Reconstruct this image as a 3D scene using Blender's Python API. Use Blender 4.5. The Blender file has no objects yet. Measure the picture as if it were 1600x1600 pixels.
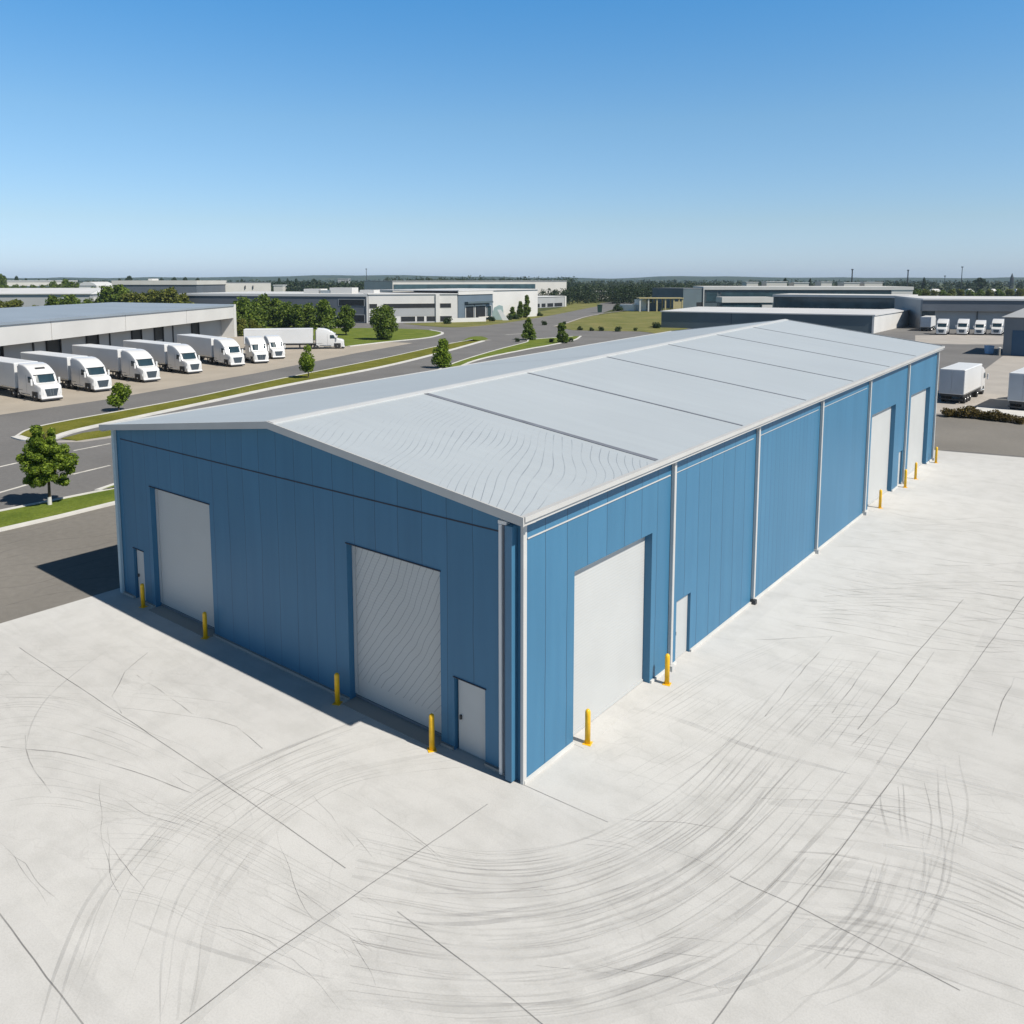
import bpy, math, random
import numpy as np
from mathutils import Vector, Matrix

scene = bpy.context.scene
COL = scene.collection
R = math.radians

# ------------------------------------------------------------------ camera
H = 14.0
F_PX, TH, YAW, HOR = 1275.0, math.atan(0.117), R(38.2), 437.0
YP = HOR + F_PX * math.tan(TH)
_fw = np.array([-math.sin(YAW) * math.cos(TH), math.cos(YAW) * math.cos(TH), -math.sin(TH)])
_rt = np.array([math.cos(YAW), math.sin(YAW), 0.0])
_up = np.cross(_rt, _fw)


def G(px, py, z=0.0):
    """world point on the level z seen at photograph pixel (1600 px frame)"""
    r = _fw * F_PX + _rt * (px - 800) + _up * (YP - py)
    t = (z - H) / r[2]
    return (r[0] * t, r[1] * t, z)


cd = bpy.data.cameras.new('camera')
cam = bpy.data.objects.new('camera', cd)
COL.objects.link(cam)
cam.location = (0, 0, H)
cam.rotation_euler = (math.pi / 2 - TH, 0, YAW)
cd.sensor_width = 36
cd.lens = F_PX / 1600 * 36
cd.shift_y = -(800 - YP) / 1600
cd.clip_start = 0.5
cd.clip_end = 20000
scene.camera = cam

# ------------------------------------------------------------------ light
SUN = Vector((6.3, 0.47, 7.4)).normalized()
ld = bpy.data.lights.new('sun', 'SUN')
ld.energy = 4.95
ld.angle = R(0.53)
ld.color = (1.0, 0.94, 0.845)
lo = bpy.data.objects.new('sun', ld)
COL.objects.link(lo)
lo.location = (60, 10, 80)
lo.rotation_euler = SUN.to_track_quat('Z', 'Y').to_euler()
w = bpy.data.worlds.new('World')
scene.world = w
w.use_nodes = True
nt = w.node_tree
bg = nt.nodes['Background']
sky = nt.nodes.new('ShaderNodeTexSky')
sky.sky_type = 'NISHITA'
sky.sun_disc = False
sky.sun_elevation = math.asin(SUN.z)
sky.sun_rotation = math.atan2(SUN.x, SUN.y)
sky.altitude = 0
sky.air_density = 1.0
sky.dust_density = 0.4
sky.ozone_density = 3.0
# sky tint by elevation: pale blue skyline, deeper above, dimmed overhead to deepen shade
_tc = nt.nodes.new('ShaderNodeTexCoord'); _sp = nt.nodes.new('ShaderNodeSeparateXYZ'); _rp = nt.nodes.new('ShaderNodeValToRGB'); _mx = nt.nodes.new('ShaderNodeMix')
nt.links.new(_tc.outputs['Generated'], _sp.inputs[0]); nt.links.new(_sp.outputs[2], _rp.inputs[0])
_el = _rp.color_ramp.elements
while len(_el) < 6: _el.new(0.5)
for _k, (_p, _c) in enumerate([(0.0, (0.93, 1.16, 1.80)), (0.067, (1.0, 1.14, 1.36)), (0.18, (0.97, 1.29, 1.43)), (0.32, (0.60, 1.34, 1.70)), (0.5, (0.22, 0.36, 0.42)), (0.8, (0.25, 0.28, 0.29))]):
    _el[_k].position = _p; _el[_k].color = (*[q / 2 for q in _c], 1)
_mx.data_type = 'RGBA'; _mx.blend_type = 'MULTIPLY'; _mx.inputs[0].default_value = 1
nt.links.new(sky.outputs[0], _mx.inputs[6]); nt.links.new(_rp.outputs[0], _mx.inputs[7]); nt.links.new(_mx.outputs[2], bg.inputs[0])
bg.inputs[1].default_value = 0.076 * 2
scene.view_settings.view_transform = 'Standard'
scene.view_settings.look = 'None'
scene.view_settings.exposure = 0.32
scene.view_settings.gamma = 1.0
scene.cycles.max_bounces = 6
scene.cycles.volume_bounces = 0
scene.cycles.transparent_max_bounces = 12

# ------------------------------------------------------------------ materials
MATS = {}
K = 0.80        # all surface colours are set for exposure +0.32


def kc(c): return tuple(q * K for q in c)


def ks_(stops): return [(p, kc(c)) for p, c in stops]


def nodes_of(m):
    return m.node_tree.nodes, m.node_tree.links


def mat(name, col, rough=0.6, var=0.08, scale=1.5, metal=0.0, bump=0.0, bscale=20.0, spec=0.5, coat=0.0):
    """Principled material with object-space noise variation, optional bump"""
    m = bpy.data.materials.new(name)
    m.use_nodes = True
    N, L = nodes_of(m)
    b = N['Principled BSDF']
    b.inputs['Roughness'].default_value = rough
    b.inputs['Metallic'].default_value = metal
    b.inputs['Specular IOR Level'].default_value = spec
    b.inputs['Coat Weight'].default_value = coat
    tc = N.new('ShaderNodeTexCoord')
    nz = N.new('ShaderNodeTexNoise')
    nz.inputs['Scale'].default_value = scale
    nz.inputs['Detail'].default_value = 6
    L.new(tc.outputs['Object'], nz.inputs['Vector'])
    mr = N.new('ShaderNodeMapRange')
    mr.inputs['From Min'].default_value = 0.3
    mr.inputs['From Max'].default_value = 0.7
    mr.inputs['To Min'].default_value = 1 - var
    mr.inputs['To Max'].default_value = 1 + var
    L.new(nz.outputs['Fac'], mr.inputs['Value'])
    vm = N.new('ShaderNodeVectorMath')
    vm.operation = 'SCALE'
    vm.inputs[0].default_value = kc(col[:3])
    L.new(mr.outputs[0], vm.inputs['Scale'])
    L.new(vm.outputs[0], b.inputs['Base Color'])
    if bump:
        n2 = N.new('ShaderNodeTexNoise')
        n2.inputs['Scale'].default_value = bscale
        n2.inputs['Detail'].default_value = 4
        L.new(tc.outputs['Object'], n2.inputs['Vector'])
        bp = N.new('ShaderNodeBump')
        bp.inputs['Strength'].default_value = bump
        bp.inputs['Distance'].default_value = 0.02
        L.new(n2.outputs['Fac'], bp.inputs['Height'])
        L.new(bp.outputs[0], b.inputs['Normal'])
    m['vm'] = vm.name
    MATS[name] = m
    return m


def math_node(N, L, op, a, b=None, c=None):
    n = N.new('ShaderNodeMath')
    n.operation = op
    for i, v in enumerate((a, b, c)):
        if v is None:
            continue
        if isinstance(v, (int, float)):
            n.inputs[i].default_value = v
        else:
            L.new(v, n.inputs[i])
    return n.outputs[0]


def ramp(N, L, val, stops):
    r = N.new('ShaderNodeValToRGB')
    e = r.color_ramp.elements
    while len(e) < len(stops):
        e.new(0.5)
    for k, (p, c) in enumerate(stops):
        e[k].position = p
        e[k].color = (*c, 1)
    L.new(val, r.inputs[0])
    return r.outputs[0]


def mixc(N, L, fac, a, b, mode='MIX'):
    n = N.new('ShaderNodeMix')
    n.data_type = 'RGBA'
    n.blend_type = mode
    for sock, v in ((n.inputs[0], fac), (n.inputs[6], a), (n.inputs[7], b)):
        if isinstance(v, (int, float)):
            sock.default_value = v
        elif isinstance(v, tuple):
            sock.default_value = (*v, 1)
        else:
            L.new(v, sock)
    return n.outputs[2]


# concrete of the apron: large soft blotches, fine grain, faint brushed streaks
def concrete_mat():
    m = bpy.data.materials.new('apron_concrete')
    m.use_nodes = True
    N, L = nodes_of(m)
    b = N['Principled BSDF']
    b.inputs['Roughness'].default_value = 0.85
    b.inputs['Specular IOR Level'].default_value = 0.25
    tc = N.new('ShaderNodeTexCoord').outputs['Object']
    n1 = N.new('ShaderNodeTexNoise'); n1.inputs['Scale'].default_value = 0.09; n1.inputs['Detail'].default_value = 5
    n1.inputs['Distortion'].default_value = 0.6
    n2 = N.new('ShaderNodeTexNoise'); n2.inputs['Scale'].default_value = 0.9; n2.inputs['Detail'].default_value = 8
    n2.inputs['Roughness'].default_value = 0.62
    n3 = N.new('ShaderNodeTexNoise'); n3.inputs['Scale'].default_value = 26; n3.inputs['Detail'].default_value = 3
    mp = N.new('ShaderNodeMapping'); mp.inputs['Scale'].default_value = (0.25, 2.2, 1)
    mp.inputs['Rotation'].default_value = (0, 0, R(18))
    n4 = N.new('ShaderNodeTexNoise'); n4.inputs['Scale'].default_value = 0.7; n4.inputs['Detail'].default_value = 5
    n4.inputs['Distortion'].default_value = 1.4
    L.new(tc, mp.inputs[0]); L.new(mp.outputs[0], n4.inputs['Vector'])
    for n in (n1, n2, n3):
        L.new(tc, n.inputs['Vector'])
    c = ramp(N, L, n1.outputs['Fac'], ks_([(0.3, (0.59, 0.583, 0.568)), (0.5, (0.612, 0.606, 0.592)), (0.7, (0.632, 0.626, 0.613))]))
    c = mixc(N, L, 0.5, c, ramp(N, L, n2.outputs['Fac'], [(0.3, (0.80, 0.80, 0.79)), (0.55, (1, 1, 1)), (0.75, (1.05, 1.05, 1.05))]), 'MULTIPLY')
    c = mixc(N, L, 0.22, c, ramp(N, L, n4.outputs['Fac'], [(0.34, (0.80, 0.80, 0.80)), (0.46, (1, 1, 1)), (0.7, (1.04, 1.04, 1.03))]), 'MULTIPLY')
    c = mixc(N, L, 0.5, c, ramp(N, L, n3.outputs['Fac'], [(0.35, (0.88, 0.88, 0.88)), (0.6, (1.04, 1.04, 1.04))]), 'MULTIPLY')
    # hairline crackle, only in patches
    ds = N.new('ShaderNodeTexNoise'); ds.inputs['Scale'].default_value = 0.7; ds.inputs['Detail'].default_value = 4; L.new(tc, ds.inputs['Vector'])
    va = N.new('ShaderNodeVectorMath'); va.operation = 'MULTIPLY_ADD'; L.new(ds.outputs['Color'], va.inputs[0]); va.inputs[1].default_value = (1.6, 1.6, 0); L.new(tc, va.inputs[2])
    mp2 = N.new('ShaderNodeMapping'); mp2.inputs['Scale'].default_value = (0.32, 0.85, 1); mp2.inputs['Rotation'].default_value = (0, 0, R(-14)); L.new(va.outputs[0], mp2.inputs[0])
    vo = N.new('ShaderNodeTexVoronoi'); vo.feature = 'DISTANCE_TO_EDGE'; vo.inputs['Scale'].default_value = 1.0; L.new(mp2.outputs[0], vo.inputs['Vector'])
    pm = N.new('ShaderNodeTexNoise'); pm.inputs['Scale'].default_value = 0.16; pm.inputs['Detail'].default_value = 4; L.new(tc, pm.inputs['Vector'])
    hair = math_node(N, L, 'MULTIPLY', ramp(N, L, vo.outputs['Distance'], [(0.0, (1, 1, 1)), (0.013, (0, 0, 0))]), ramp(N, L, pm.outputs['Fac'], [(0.44, (0, 0, 0)), (0.6, (0.16, 0.16, 0.16))]))
    c = mixc(N, L, hair, c, (0.2, 0.195, 0.185))
    # saw-cut slabs poured at slightly different shades
    sep = N.new('ShaderNodeSeparateXYZ'); L.new(tc, sep.inputs[0])
    fx = math_node(N, L, 'FLOOR', math_node(N, L, 'DIVIDE', math_node(N, L, 'ADD', sep.outputs[0], 12.0), 7.5))
    fy = math_node(N, L, 'FLOOR', math_node(N, L, 'DIVIDE', math_node(N, L, 'ADD', sep.outputs[1], 1.0), 7.5))
    cmb = N.new('ShaderNodeCombineXYZ'); L.new(fx, cmb.inputs[0]); L.new(fy, cmb.inputs[1])
    wn = N.new('ShaderNodeTexWhiteNoise'); L.new(cmb.outputs[0], wn.inputs['Vector'])
    c = mixc(N, L, 1.0, c, ramp(N, L, wn.outputs['Value'], [(0.0, (0.965, 0.965, 0.965)), (1.0, (1.02, 1.02, 1.015))]), 'MULTIPLY')
    L.new(c, b.inputs['Base Color'])
    bp = N.new('ShaderNodeBump'); bp.inputs['Strength'].default_value = 0.25; bp.inputs['Distance'].default_value = 0.01
    L.new(n3.outputs['Fac'], bp.inputs['Height']); L.new(bp.outputs[0], b.inputs['Normal'])
    return m


def asphalt_mat(name, base, warm=1.0):
    m = bpy.data.materials.new(name)
    m.use_nodes = True
    N, L = nodes_of(m)
    b = N['Principled BSDF']
    b.inputs['Roughness'].default_value = 0.9
    b.inputs['Specular IOR Level'].default_value = 0.2
    tc = N.new('ShaderNodeTexCoord').outputs['Object']
    n1 = N.new('ShaderNodeTexNoise'); n1.inputs['Scale'].default_value = 0.12; n1.inputs['Detail'].default_value = 6
    n2 = N.new('ShaderNodeTexNoise'); n2.inputs['Scale'].default_value = 3.0; n2.inputs['Detail'].default_value = 8
    n3 = N.new('ShaderNodeTexNoise'); n3.inputs['Scale'].default_value = 30; n3.inputs['Detail'].default_value = 3
    for n in (n1, n2, n3):
        L.new(tc, n.inputs['Vector'])
    c0 = tuple(x * 0.9 * K for x in base); c1 = tuple(x * 1.1 * K for x in base)
    c = ramp(N, L, n1.outputs['Fac'], [(0.32, c0), (0.68, c1)])
    c = mixc(N, L, 0.6, c, ramp(N, L, n2.outputs['Fac'], [(0.3, (0.85,) * 3), (0.7, (1.1,) * 3)]), 'MULTIPLY')
    c = mixc(N, L, 0.6, c, ramp(N, L, n3.outputs['Fac'], [(0.3, (0.75,) * 3), (0.7, (1.2,) * 3)]), 'MULTIPLY')
    L.new(c, b.inputs['Base Color'])
    bp = N.new('ShaderNodeBump'); bp.inputs['Strength'].default_value = 0.3; bp.inputs['Distance'].default_value = 0.01
    L.new(n3.outputs['Fac'], bp.inputs['Height']); L.new(bp.outputs[0], b.inputs['Normal'])
    return m


def grass_mat(name, stops, scale=0.35):
    m = bpy.data.materials.new(name)
    m.use_nodes = True
    N, L = nodes_of(m)
    b = N['Principled BSDF']
    b.inputs['Roughness'].default_value = 0.95
    b.inputs['Specular IOR Level'].default_value = 0.1
    tc = N.new('ShaderNodeTexCoord').outputs['Object']
    n1 = N.new('ShaderNodeTexNoise'); n1.inputs['Scale'].default_value = scale; n1.inputs['Detail'].default_value = 7
    n2 = N.new('ShaderNodeTexNoise'); n2.inputs['Scale'].default_value = 6; n2.inputs['Detail'].default_value = 5
    for n in (n1, n2):
        L.new(tc, n.inputs['Vector'])
    c = ramp(N, L, n1.outputs['Fac'], ks_(stops))
    c = mixc(N, L, 0.7, c, ramp(N, L, n2.outputs['Fac'], [(0.3, (0.65, 0.68, 0.6)), (0.7, (1.2, 1.2, 1.15))]), 'MULTIPLY')
    L.new(c, b.inputs['Base Color'])
    bp = N.new('ShaderNodeBump'); bp.inputs['Strength'].default_value = 0.8; bp.inputs['Distance'].default_value = 0.06
    L.new(n2.outputs['Fac'], bp.inputs['Height']); L.new(bp.outputs[0], b.inputs['Normal'])
    return m


# blue cladding: flat panels with dark seams at the panel joints, finer ribs in one bay
def cladding_mat():
    m = bpy.data.materials.new('blue_cladding')
    m.use_nodes = True
    N, L = nodes_of(m)
    b = N['Principled BSDF']
    b.inputs['Roughness'].default_value = 0.45
    b.inputs['Specular IOR Level'].default_value = 0.3
    tc = N.new('ShaderNodeTexCoord').outputs['Object']
    sep = N.new('ShaderNodeSeparateXYZ'); L.new(tc, sep.inputs[0])
    ge = N.new('ShaderNodeNewGeometry')
    sn = N.new('ShaderNodeSeparateXYZ'); L.new(ge.outputs['True Normal'], sn.inputs[0])
    side = math_node(N, L, 'GREATER_THAN', math_node(N, L, 'ABSOLUTE', sn.outputs[0]), 0.5)
    x, y, z = sep.outputs
    wob = N.new('ShaderNodeTexNoise'); wob.inputs['Scale'].default_value = 0.35; L.new(tc, wob.inputs['Vector'])
    wv = math_node(N, L, 'MULTIPLY', math_node(N, L, 'SUBTRACT', wob.outputs['Fac'], 0.5), 0.16)

    def seam(coord, pitch, width):
        f = math_node(N, L, 'FRACT', math_node(N, L, 'DIVIDE', coord, pitch))
        d = math_node(N, L, 'ABSOLUTE', math_node(N, L, 'SUBTRACT', f, 0.5))
        return math_node(N, L, 'LESS_THAN', d, width / pitch / 2)
    gx = math_node(N, L, 'ADD', x, wv)
    sy = math_node(N, L, 'ADD', y, wv)
    s_g = seam(gx, 1.02, 0.022)
    s_1 = seam(sy, 1.09, 0.026)
    s_2 = seam(sy, 0.52, 0.03)
    near = math_node(N, L, 'LESS_THAN', y, 33.2)
    mid = math_node(N, L, 'MULTIPLY', math_node(N, L, 'GREATER_THAN', y, 33.2), math_node(N, L, 'LESS_THAN', y, 41.6))
    far = math_node(N, L, 'MULTIPLY', math_node(N, L, 'GREATER_THAN', y, 41.6), 0.12)
    s_side = math_node(N, L, 'ADD', math_node(N, L, 'MULTIPLY', s_1, near),
                       math_node(N, L, 'MULTIPLY', s_2, math_node(N, L, 'ADD', math_node(N, L, 'MULTIPLY', mid, 0.55), far)))
    sm = N.new('ShaderNodeMix'); L.new(side, sm.inputs[0]); L.new(math_node(N, L, 'MULTIPLY', s_g, 0.8), sm.inputs[2]); L.new(s_side, sm.inputs[3])
    line = sm.outputs[0]
    # panels differ a touch; dust and rain streaks
    pid = N.new('ShaderNodeMix'); L.new(side, pid.inputs[0])
    L.new(math_node(N, L, 'FLOOR', math_node(N, L, 'ADD', math_node(N, L, 'DIVIDE', gx, 1.02), 0.5)), pid.inputs[2])
    L.new(math_node(N, L, 'FLOOR', math_node(N, L, 'ADD', math_node(N, L, 'DIVIDE', sy, 1.09), 0.5)), pid.inputs[3])
    wn = N.new('ShaderNodeTexWhiteNoise'); wn.noise_dimensions = '1D'; L.new(pid.outputs[0], wn.inputs['W'])
    mp = N.new('ShaderNodeMapping'); mp.inputs['Scale'].default_value = (1.5, 1.5, 0.12); L.new(tc, mp.inputs[0])
    st = N.new('ShaderNodeTexNoise'); st.inputs['Scale'].default_value = 1.6; st.inputs['Detail'].default_value = 6; L.new(mp.outputs[0], st.inputs['Vector'])
    big = N.new('ShaderNodeTexNoise'); big.inputs['Scale'].default_value = 0.22; big.inputs['Detail'].default_value = 3; L.new(tc, big.inputs['Vector'])
    c = ramp(N, L, wn.outputs['Value'], ks_([(0.0, (0.056, 0.188, 0.322)), (1.0, (0.061, 0.202, 0.347))]))
    c = mixc(N, L, 0.5, c, ramp(N, L, st.outputs['Fac'], [(0.3, (0.86, 0.88, 0.9)), (0.65, (1.05, 1.04, 1.03))]), 'MULTIPLY')
    c = mixc(N, L, 0.6, c, ramp(N, L, big.outputs['Fac'], [(0.3, (0.9, 0.92, 0.93)), (0.7, (1.07, 1.06, 1.05))]), 'MULTIPLY')
    c = mixc(N, L, math_node(N, L, 'MULTIPLY', line, 0.72), c, (0.012, 0.03, 0.06))
    L.new(c, b.inputs['Base Color'])
    hb = math_node(N, L, 'ADD', math_node(N, L, 'MULTIPLY', line, -1.0), math_node(N, L, 'MULTIPLY', big.outputs['Fac'], 1.6))
    bp = N.new('ShaderNodeBump'); bp.inputs['Strength'].default_value = 0.35; bp.inputs['Distance'].default_value = 0.012
    L.new(hb, bp.inputs['Height']); L.new(bp.outputs[0], b.inputs['Normal'])
    return m


# roof sheet: very fine ribs down the slope, loose diagonal creases in the first bay
def roof_mat():
    m = bpy.data.materials.new('roof_sheet')
    m.use_nodes = True
    N, L = nodes_of(m)
    b = N['Principled BSDF']
    b.inputs['Roughness'].default_value = 0.5
    b.inputs['Metallic'].default_value = 0.0
    b.inputs['Specular IOR Level'].default_value = 0.4
    tc = N.new('ShaderNodeTexCoord').outputs['Object']
    sep = N.new('ShaderNodeSeparateXYZ'); L.new(tc, sep.inputs[0])
    x, y, z = sep.outputs
    n0 = N.new('ShaderNodeTexNoise'); n0.inputs['Scale'].default_value = 0.17; n0.inputs['Detail'].default_value = 1.0; L.new(tc, n0.inputs['Vector'])
    ph = math_node(N, L, 'ADD', math_node(N, L, 'MULTIPLY', x, 0.86), math_node(N, L, 'MULTIPLY', y, 0.46))
    ph = math_node(N, L, 'ADD', ph, math_node(N, L, 'MULTIPLY', n0.outputs['Fac'], 2.1))
    f = math_node(N, L, 'FRACT', math_node(N, L, 'DIVIDE', ph, 0.25))
    ln = math_node(N, L, 'LESS_THAN', f, 0.085)
    bay = math_node(N, L, 'MULTIPLY', math_node(N, L, 'LESS_THAN', y, 23.7), math_node(N, L, 'GREATER_THAN', x, -22.6))
    n5 = N.new('ShaderNodeTexNoise'); n5.inputs['Scale'].default_value = 0.5; n5.inputs['Detail'].default_value = 4; L.new(tc, n5.inputs['Vector'])
    vis = ramp(N, L, n5.outputs['Fac'], [(0.38, (0, 0, 0)), (0.6, (1, 1, 1))])
    ln = math_node(N, L, 'MULTIPLY', math_node(N, L, 'MULTIPLY', ln, bay), vis)
    n1 = N.new('ShaderNodeTexNoise'); n1.inputs['Scale'].default_value = 0.15; n1.inputs['Detail'].default_value = 5; L.new(tc, n1.inputs['Vector'])
    mp = N.new('ShaderNodeMapping'); mp.inputs['Scale'].default_value = (0.1, 2.0, 1); L.new(tc, mp.inputs[0])
    n2 = N.new('ShaderNodeTexNoise'); n2.inputs['Scale'].default_value = 1.2; n2.inputs['Detail'].default_value = 6; L.new(mp.outputs[0], n2.inputs['Vector'])
    c = ramp(N, L, n1.outputs['Fac'], ks_([(0.3, (0.445, 0.49, 0.525)), (0.7, (0.478, 0.525, 0.56))]))
    c = mixc(N, L, 0.5, c, ramp(N, L, n2.outputs['Fac'], [(0.3, (0.93, 0.93, 0.94)), (0.7, (1.03, 1.03, 1.03))]), 'MULTIPLY')
    c = mixc(N, L, math_node(N, L, 'MULTIPLY', ln, 0.6), c, (0.10, 0.12, 0.15))
    L.new(c, b.inputs['Base Color'])
    rib = math_node(N, L, 'SINE', math_node(N, L, 'MULTIPLY', y, 2 * math.pi / 0.25))
    bp = N.new('ShaderNodeBump'); bp.inputs['Strength'].default_value = 0.06; bp.inputs['Distance'].default_value = 0.01
    L.new(rib, bp.inputs['Height']); L.new(bp.outputs[0], b.inputs['Normal'])
    return m


# roller shutter; "creased" has the loose diagonal lines of the second gable shutter
def shutter_mat(name, creased):
    m = mat(name, (0.545, 0.555, 0.55), 0.5, 0.03, 0.6)
    N, L = nodes_of(m)
    b = N['Principled BSDF']
    tc = N.new('ShaderNodeTexCoord').outputs['Object']
    sep = N.new('ShaderNodeSeparateXYZ'); L.new(tc, sep.inputs[0])
    x, y, z = sep.outputs
    src = b.inputs['Base Color'].links[0].from_socket
    if creased:
        n0 = N.new('ShaderNodeTexNoise'); n0.inputs['Scale'].default_value = 0.3; n0.inputs['Detail'].default_value = 3; L.new(tc, n0.inputs['Vector'])
        zz = math_node(N, L, 'SUBTRACT', 6.0, z)
        ph = math_node(N, L, 'ADD', math_node(N, L, 'MULTIPLY', x, 1.15), math_node(N, L, 'MULTIPLY', math_node(N, L, 'POWER', zz, 1.25), 0.5))
        ph = math_node(N, L, 'ADD', ph, math_node(N, L, 'MULTIPLY', n0.outputs['Fac'], 1.2))
        f = math_node(N, L, 'FRACT', math_node(N, L, 'DIVIDE', ph, 0.34))
        ln = math_node(N, L, 'LESS_THAN', f, 0.09)
        ln = math_node(N, L, 'MULTIPLY', ln, math_node(N, L, 'GREATER_THAN', z, 0.7))
        c = mixc(N, L, math_node(N, L, 'MULTIPLY', ln, 0.6), src, (0.14, 0.15, 0.17))
        L.new(c, b.inputs['Base Color'])
    s = math_node(N, L, 'SINE', math_node(N, L, 'MULTIPLY', z, 2 * math.pi / 0.1))
    bp = N.new('ShaderNodeBump'); bp.inputs['Strength'].default_value = 0.12; bp.inputs['Distance'].default_value = 0.01
    L.new(s, bp.inputs['Height']); L.new(bp.outputs[0], b.inputs['Normal'])
    return m


def leaf_mat(name, dark, light, trans=0.3):
    m = bpy.data.materials.new(name)
    m.use_nodes = True
    N, L = nodes_of(m)
    b = N['Principled BSDF']
    out = N['Material Output']
    b.inputs['Roughness'].default_value = 0.55
    b.inputs['Specular IOR Level'].default_value = 0.25
    ge = N.new('ShaderNodeNewGeometry')
    c = ramp(N, L, ge.outputs['Random Per Island'], ks_([(0.0, dark), (0.55, tuple((a + b_) / 2 for a, b_ in zip(dark, light))), (1.0, light)]))
    L.new(c, b.inputs['Base Color'])
    tr = N.new('ShaderNodeBsdfTranslucent')
    L.new(mixc(N, L, 1.0, c, (1.1, 1.25, 0.5), 'MULTIPLY'), tr.inputs['Color'])
    mx = N.new('ShaderNodeMixShader'); mx.inputs[0].default_value = trans
    L.new(b.outputs[0], mx.inputs[1]); L.new(tr.outputs[0], mx.inputs[2]); L.new(mx.outputs[0], out.inputs['Surface'])
    return m


def mark_mat(name, col, alpha, scale, lo=0.05):
    """stain lying on the concrete: noise-broken transparency"""
    m = bpy.data.materials.new(name)
    m.use_nodes = True
    N, L = nodes_of(m)
    b = N['Principled BSDF']; out = N['Material Output']
    b.inputs['Base Color'].default_value = (*kc(col), 1)
    b.inputs['Roughness'].default_value = 0.9
    b.inputs['Specular IOR Level'].default_value = 0.1
    tc = N.new('ShaderNodeTexCoord').outputs['Object']
    n1 = N.new('ShaderNodeTexNoise'); n1.inputs['Scale'].default_value = scale; n1.inputs['Detail'].default_value = 6; L.new(tc, n1.inputs['Vector'])
    a = ramp(N, L, n1.outputs['Fac'], [(0.35, (lo * alpha,) * 3), (0.65, (alpha,) * 3)])
    tr = N.new('ShaderNodeBsdfTransparent')
    mx = N.new('ShaderNodeMixShader')
    L.new(a, mx.inputs[0]); L.new(tr.outputs[0], mx.inputs[1]); L.new(b.outputs[0], mx.inputs[2]); L.new(mx.outputs[0], out.inputs['Surface'])
    return m


M_CONC = concrete_mat()
M_ASPH = asphalt_mat('road_asphalt', (0.192, 0.187, 0.183))
M_ASPH2 = asphalt_mat('weathered_asphalt', (0.225, 0.211, 0.19))
M_YARD = mat('yard_concrete', (0.42, 0.375, 0.315), 0.9, 0.08, 0.2, bump=0.15, spec=0.2)
M_YARD2 = mat('pale_concrete', (0.43, 0.40, 0.365), 0.9, 0.08, 0.25, bump=0.15, spec=0.2)
M_KERB = mat('kerb_concrete', (0.66, 0.65, 0.62), 0.85, 0.1, 0.8, spec=0.2)
M_PAINT = mat('road_paint', (0.62, 0.60, 0.55), 0.8, 0.25, 1.2, spec=0.2)
M_GRASS = grass_mat('mown_grass', [(0.3, (0.12, 0.125, 0.018)), (0.5, (0.165, 0.168, 0.024)), (0.7, (0.21, 0.2, 0.04))])
M_GRASS2 = grass_mat('lush_grass', [(0.3, (0.11, 0.155, 0.022)), (0.5, (0.15, 0.195, 0.03)), (0.7, (0.195, 0.225, 0.045))])
M_GRASS3 = grass_mat('dry_grass', [(0.3, (0.15, 0.165, 0.05)), (0.5, (0.20, 0.20, 0.07)), (0.72, (0.27, 0.24, 0.10))], 0.12)
M_TERR = grass_mat('terrain_scrub', [(0.3, (0.05, 0.075, 0.025)), (0.5, (0.09, 0.105, 0.04)), (0.7, (0.16, 0.15, 0.07))], 0.012)
M_BLUE = cladding_mat()
M_BLUE_TRIM = mat('blue_trim', (0.062, 0.195, 0.33), 0.4, 0.05, 1.0)
M_DEEPBLUE = mat('deep_blue_lining', (0.03, 0.09, 0.17), 0.5, 0.05, 1.0)
M_ROOF = roof_mat()
M_RIDGE = mat('ridge_white', (0.60, 0.61, 0.61), 0.45, 0.04, 1.0)
M_JOINT = mat('roof_joint_grey', (0.19, 0.205, 0.24), 0.6, 0.15, 1.5)
M_TRIM = mat('white_trim', (0.58, 0.575, 0.56), 0.45, 0.05, 1.0)
M_FASCIA = mat('fascia_grey_white', (0.56, 0.555, 0.54), 0.45, 0.05, 0.8)
M_SHUT = shutter_mat('plain_shutter', False)
M_SHUT2 = shutter_mat('creased_shutter', True)
M_DOOR = mat('door_grey', (0.53, 0.545, 0.545), 0.45, 0.03, 1.0)
M_BLACK = mat('black_rubber', (0.018, 0.018, 0.02), 0.7, 0.2, 3.0)
M_DARK = mat('dark_metal', (0.035, 0.037, 0.042), 0.5, 0.15, 3.0)
M_SEAL = mat('dark_seam', (0.012, 0.022, 0.04), 0.6, 0.05, 2.0)
M_YELLOW = mat('bollard_yellow', (0.92, 0.53, 0.012), 0.42, 0.12, 5.0)
M_WHITE = mat('white_gel_paint', (0.78, 0.78, 0.78), 0.28, 0.025, 0.6, coat=0.3)
M_TRAIL = mat('trailer_white', (0.75, 0.755, 0.76), 0.4, 0.04, 0.4)
M_TDOOR = mat('trailer_door_grey', (0.52, 0.55, 0.60), 0.45, 0.05, 1.0)
M_CHROME = mat('chrome', (0.62, 0.64, 0.66), 0.22, 0.05, 3.0, metal=0.9)
M_GRILLE = mat('grille_grey', (0.10, 0.125, 0.15), 0.35, 0.2, 6.0, metal=0.5)
M_LAMP = mat('lamp_lens', (0.75, 0.78, 0.80), 0.12, 0.05, 4.0)
M_WALLW = mat('white_wall', (0.68, 0.67, 0.65), 0.7, 0.05, 0.15)
M_WALLC = mat('cream_wall', (0.64, 0.62, 0.58), 0.75, 0.05, 0.15)
M_WALLG = mat('grey_wall', (0.20, 0.215, 0.235), 0.7, 0.08, 0.15)
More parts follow.
